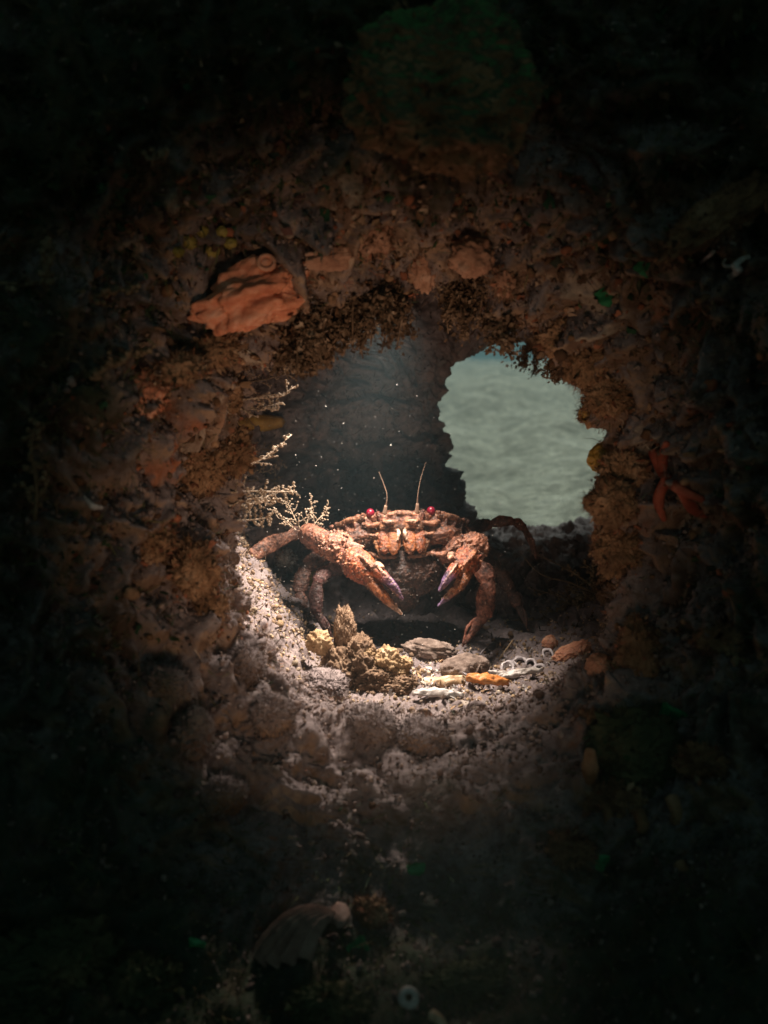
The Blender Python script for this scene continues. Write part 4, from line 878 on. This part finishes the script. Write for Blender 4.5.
for q, (px, py, w_, h_, label) in enumerate(((60, 960, 62, 40, 'big mossy green clump at the lower left corner'), (28, 1000, 40, 30, 'small mossy clump in front of the big green one'), (140, 985, 36, 30, 'dark brown mossy clump between the green clumps and scallop shell'), (330, 1005, 40, 20, 'low brown stone in front of the scallop shell'), (470, 985, 60, 20, 'flat brown stone right of the white barnacle'))):
    lump('mossy_clump' if q < 3 else 'stone', px, py, w_, h_, 'boulder', label, 'clump' if q < 3 else 'stone', seed=140 + q, k=5, amps=((.2, 1.5), (.2, 4), (.12, 10)), sink=.05)
l, n = hit(408, 984); put('barnacle', join([ringtube(l + CAMV * .010, unit(CAMV + np.array((0, 0, .6))), S(7, l), S(4, l), 14, 6)]), 'shell_white', 'single white barnacle on the brown stones at the foot of the rock', 'barnacle')
l, n = hit(430, 1000); l = l + CAMV * .010; put('worm_tube', tube([l, l + np.array((.003, -.002, -S(12, l) * .3)), l + np.array((S(14, l), -.003, -S(14, l)))], [S(6, l), S(5, l), S(3, l)], 16, 9), 'shell_tan', 'stubby pale tube worm casing beside the white barnacle', 'worm tube')
l, n = hit(92, 505); put('shell_fragment', tube([PX(84, 496, l[1] - .006), PX(92, 506, l[1] - .008), PX(102, 508, l[1] - .008)], [.0005, .0016, .0008], 16, 8, .4), 'shell_white', 'small white shell sliver on the dark rock left of the hole', 'shell')
for q, (b, e, label) in enumerate((((-10, 286), (150, 300), 'long drab hydroid branch stretching across the rock at far left'), ((52, 288), (56, 250), 'short upright side sprig on the far left rock'), ((150, 350), (95, 375), 'drab hydroid sprig above the dull orange sponge cushion'), ((40, 520), (46, 420), 'upright drab weed stem on the dark left rock'), ((150, 160), (172, 170), 'small tan sprig on the dark rock upper left'), ((740, 660), (700, 640), 'drab sprig on the rock at far right'))):
    l1, _ = hit(max(b[0], 0), b[1]); l2, _ = hit(max(e[0], 0), e[1]); A_ = l1 + CAMV * .006; E = l2 + CAMV * .012; d = E - A_
    put('hydroid', sprig(A_, d, np.linalg.norm(d), 700 + q, .0009, 14, .16, (0, 0, 0)), 'hydroid_dark', label, 'hydroid')

# drifting specks lit by the torch, and white shell chips in the debris
n = 2600; B_ = np.stack([rng.uniform(-.09, .12, n), rng.uniform(.53, .72, n), CZ + rng.uniform(-.075, .07, n)], 1)
V_, F_ = crumbs(B_, np.zeros((n, 3)), rng.gamma(2, .00006, n).clip(.00004, .00022), rng, 0)
stuff('suspended_specks', V_, F_, MAT['turf'], rep(tints(n, [(.6, .55, .5), (.45, .42, .4)]), 12), 'fine pale specks drifting in the water of the hollow', 'specks')
w = area * (rowid > rT_row + 2) * (flo > .25) * np.exp(-((vx - 460) / 65.) ** 2) * np.exp(-((vy - 685) / 22.) ** 2)
n = 900; B_, N_, ix = pick(w, n); V_, F_ = flakes(B_ + N_ * .0003, N_ * .25, rng.gamma(2.5, .0007, n).clip(.0006, .004), rng)
stuff('shell_chips', V_, F_, MAT['turf'], rep(tints(n, [(.75, .70, .66), (.6, .5, .42), (.55, .5, .52), (.6, .38, .22)]), 9), 'small pale chips of broken shell among the debris', 'shell chips')

# ------------------------------------------------------------------ the water: pale even haze round everything
hb = (-9.5, 9.5, -8.6, 10.4, -2.6, 3.2)
HV = np.array([(hb[i], hb[2 + j], hb[4 + k]) for i in (0, 1) for j in (0, 1) for k in (0, 1)])
HF = np.array([(0, 1, 3, 2), (4, 6, 7, 5), (0, 4, 5, 1), (2, 3, 7, 6), (0, 2, 6, 4), (1, 5, 7, 3)])
m = bpy.data.materials.new('sea_water_haze'); m.use_nodes = True; nt = m.node_tree; nt.nodes.clear()
pv = nt.nodes.new('ShaderNodeVolumePrincipled'); pv.inputs['Color'].default_value = (.34, .52, .58, 1); pv.inputs['Density'].default_value = .165; pv.inputs['Anisotropy'].default_value = .3
ou = nt.nodes.new('ShaderNodeOutputMaterial'); nt.links.new(pv.outputs[0], ou.inputs['Volume'])
haze = mk('haze', HV, HF, m, smooth=False); haze['kind'] = 'stuff'
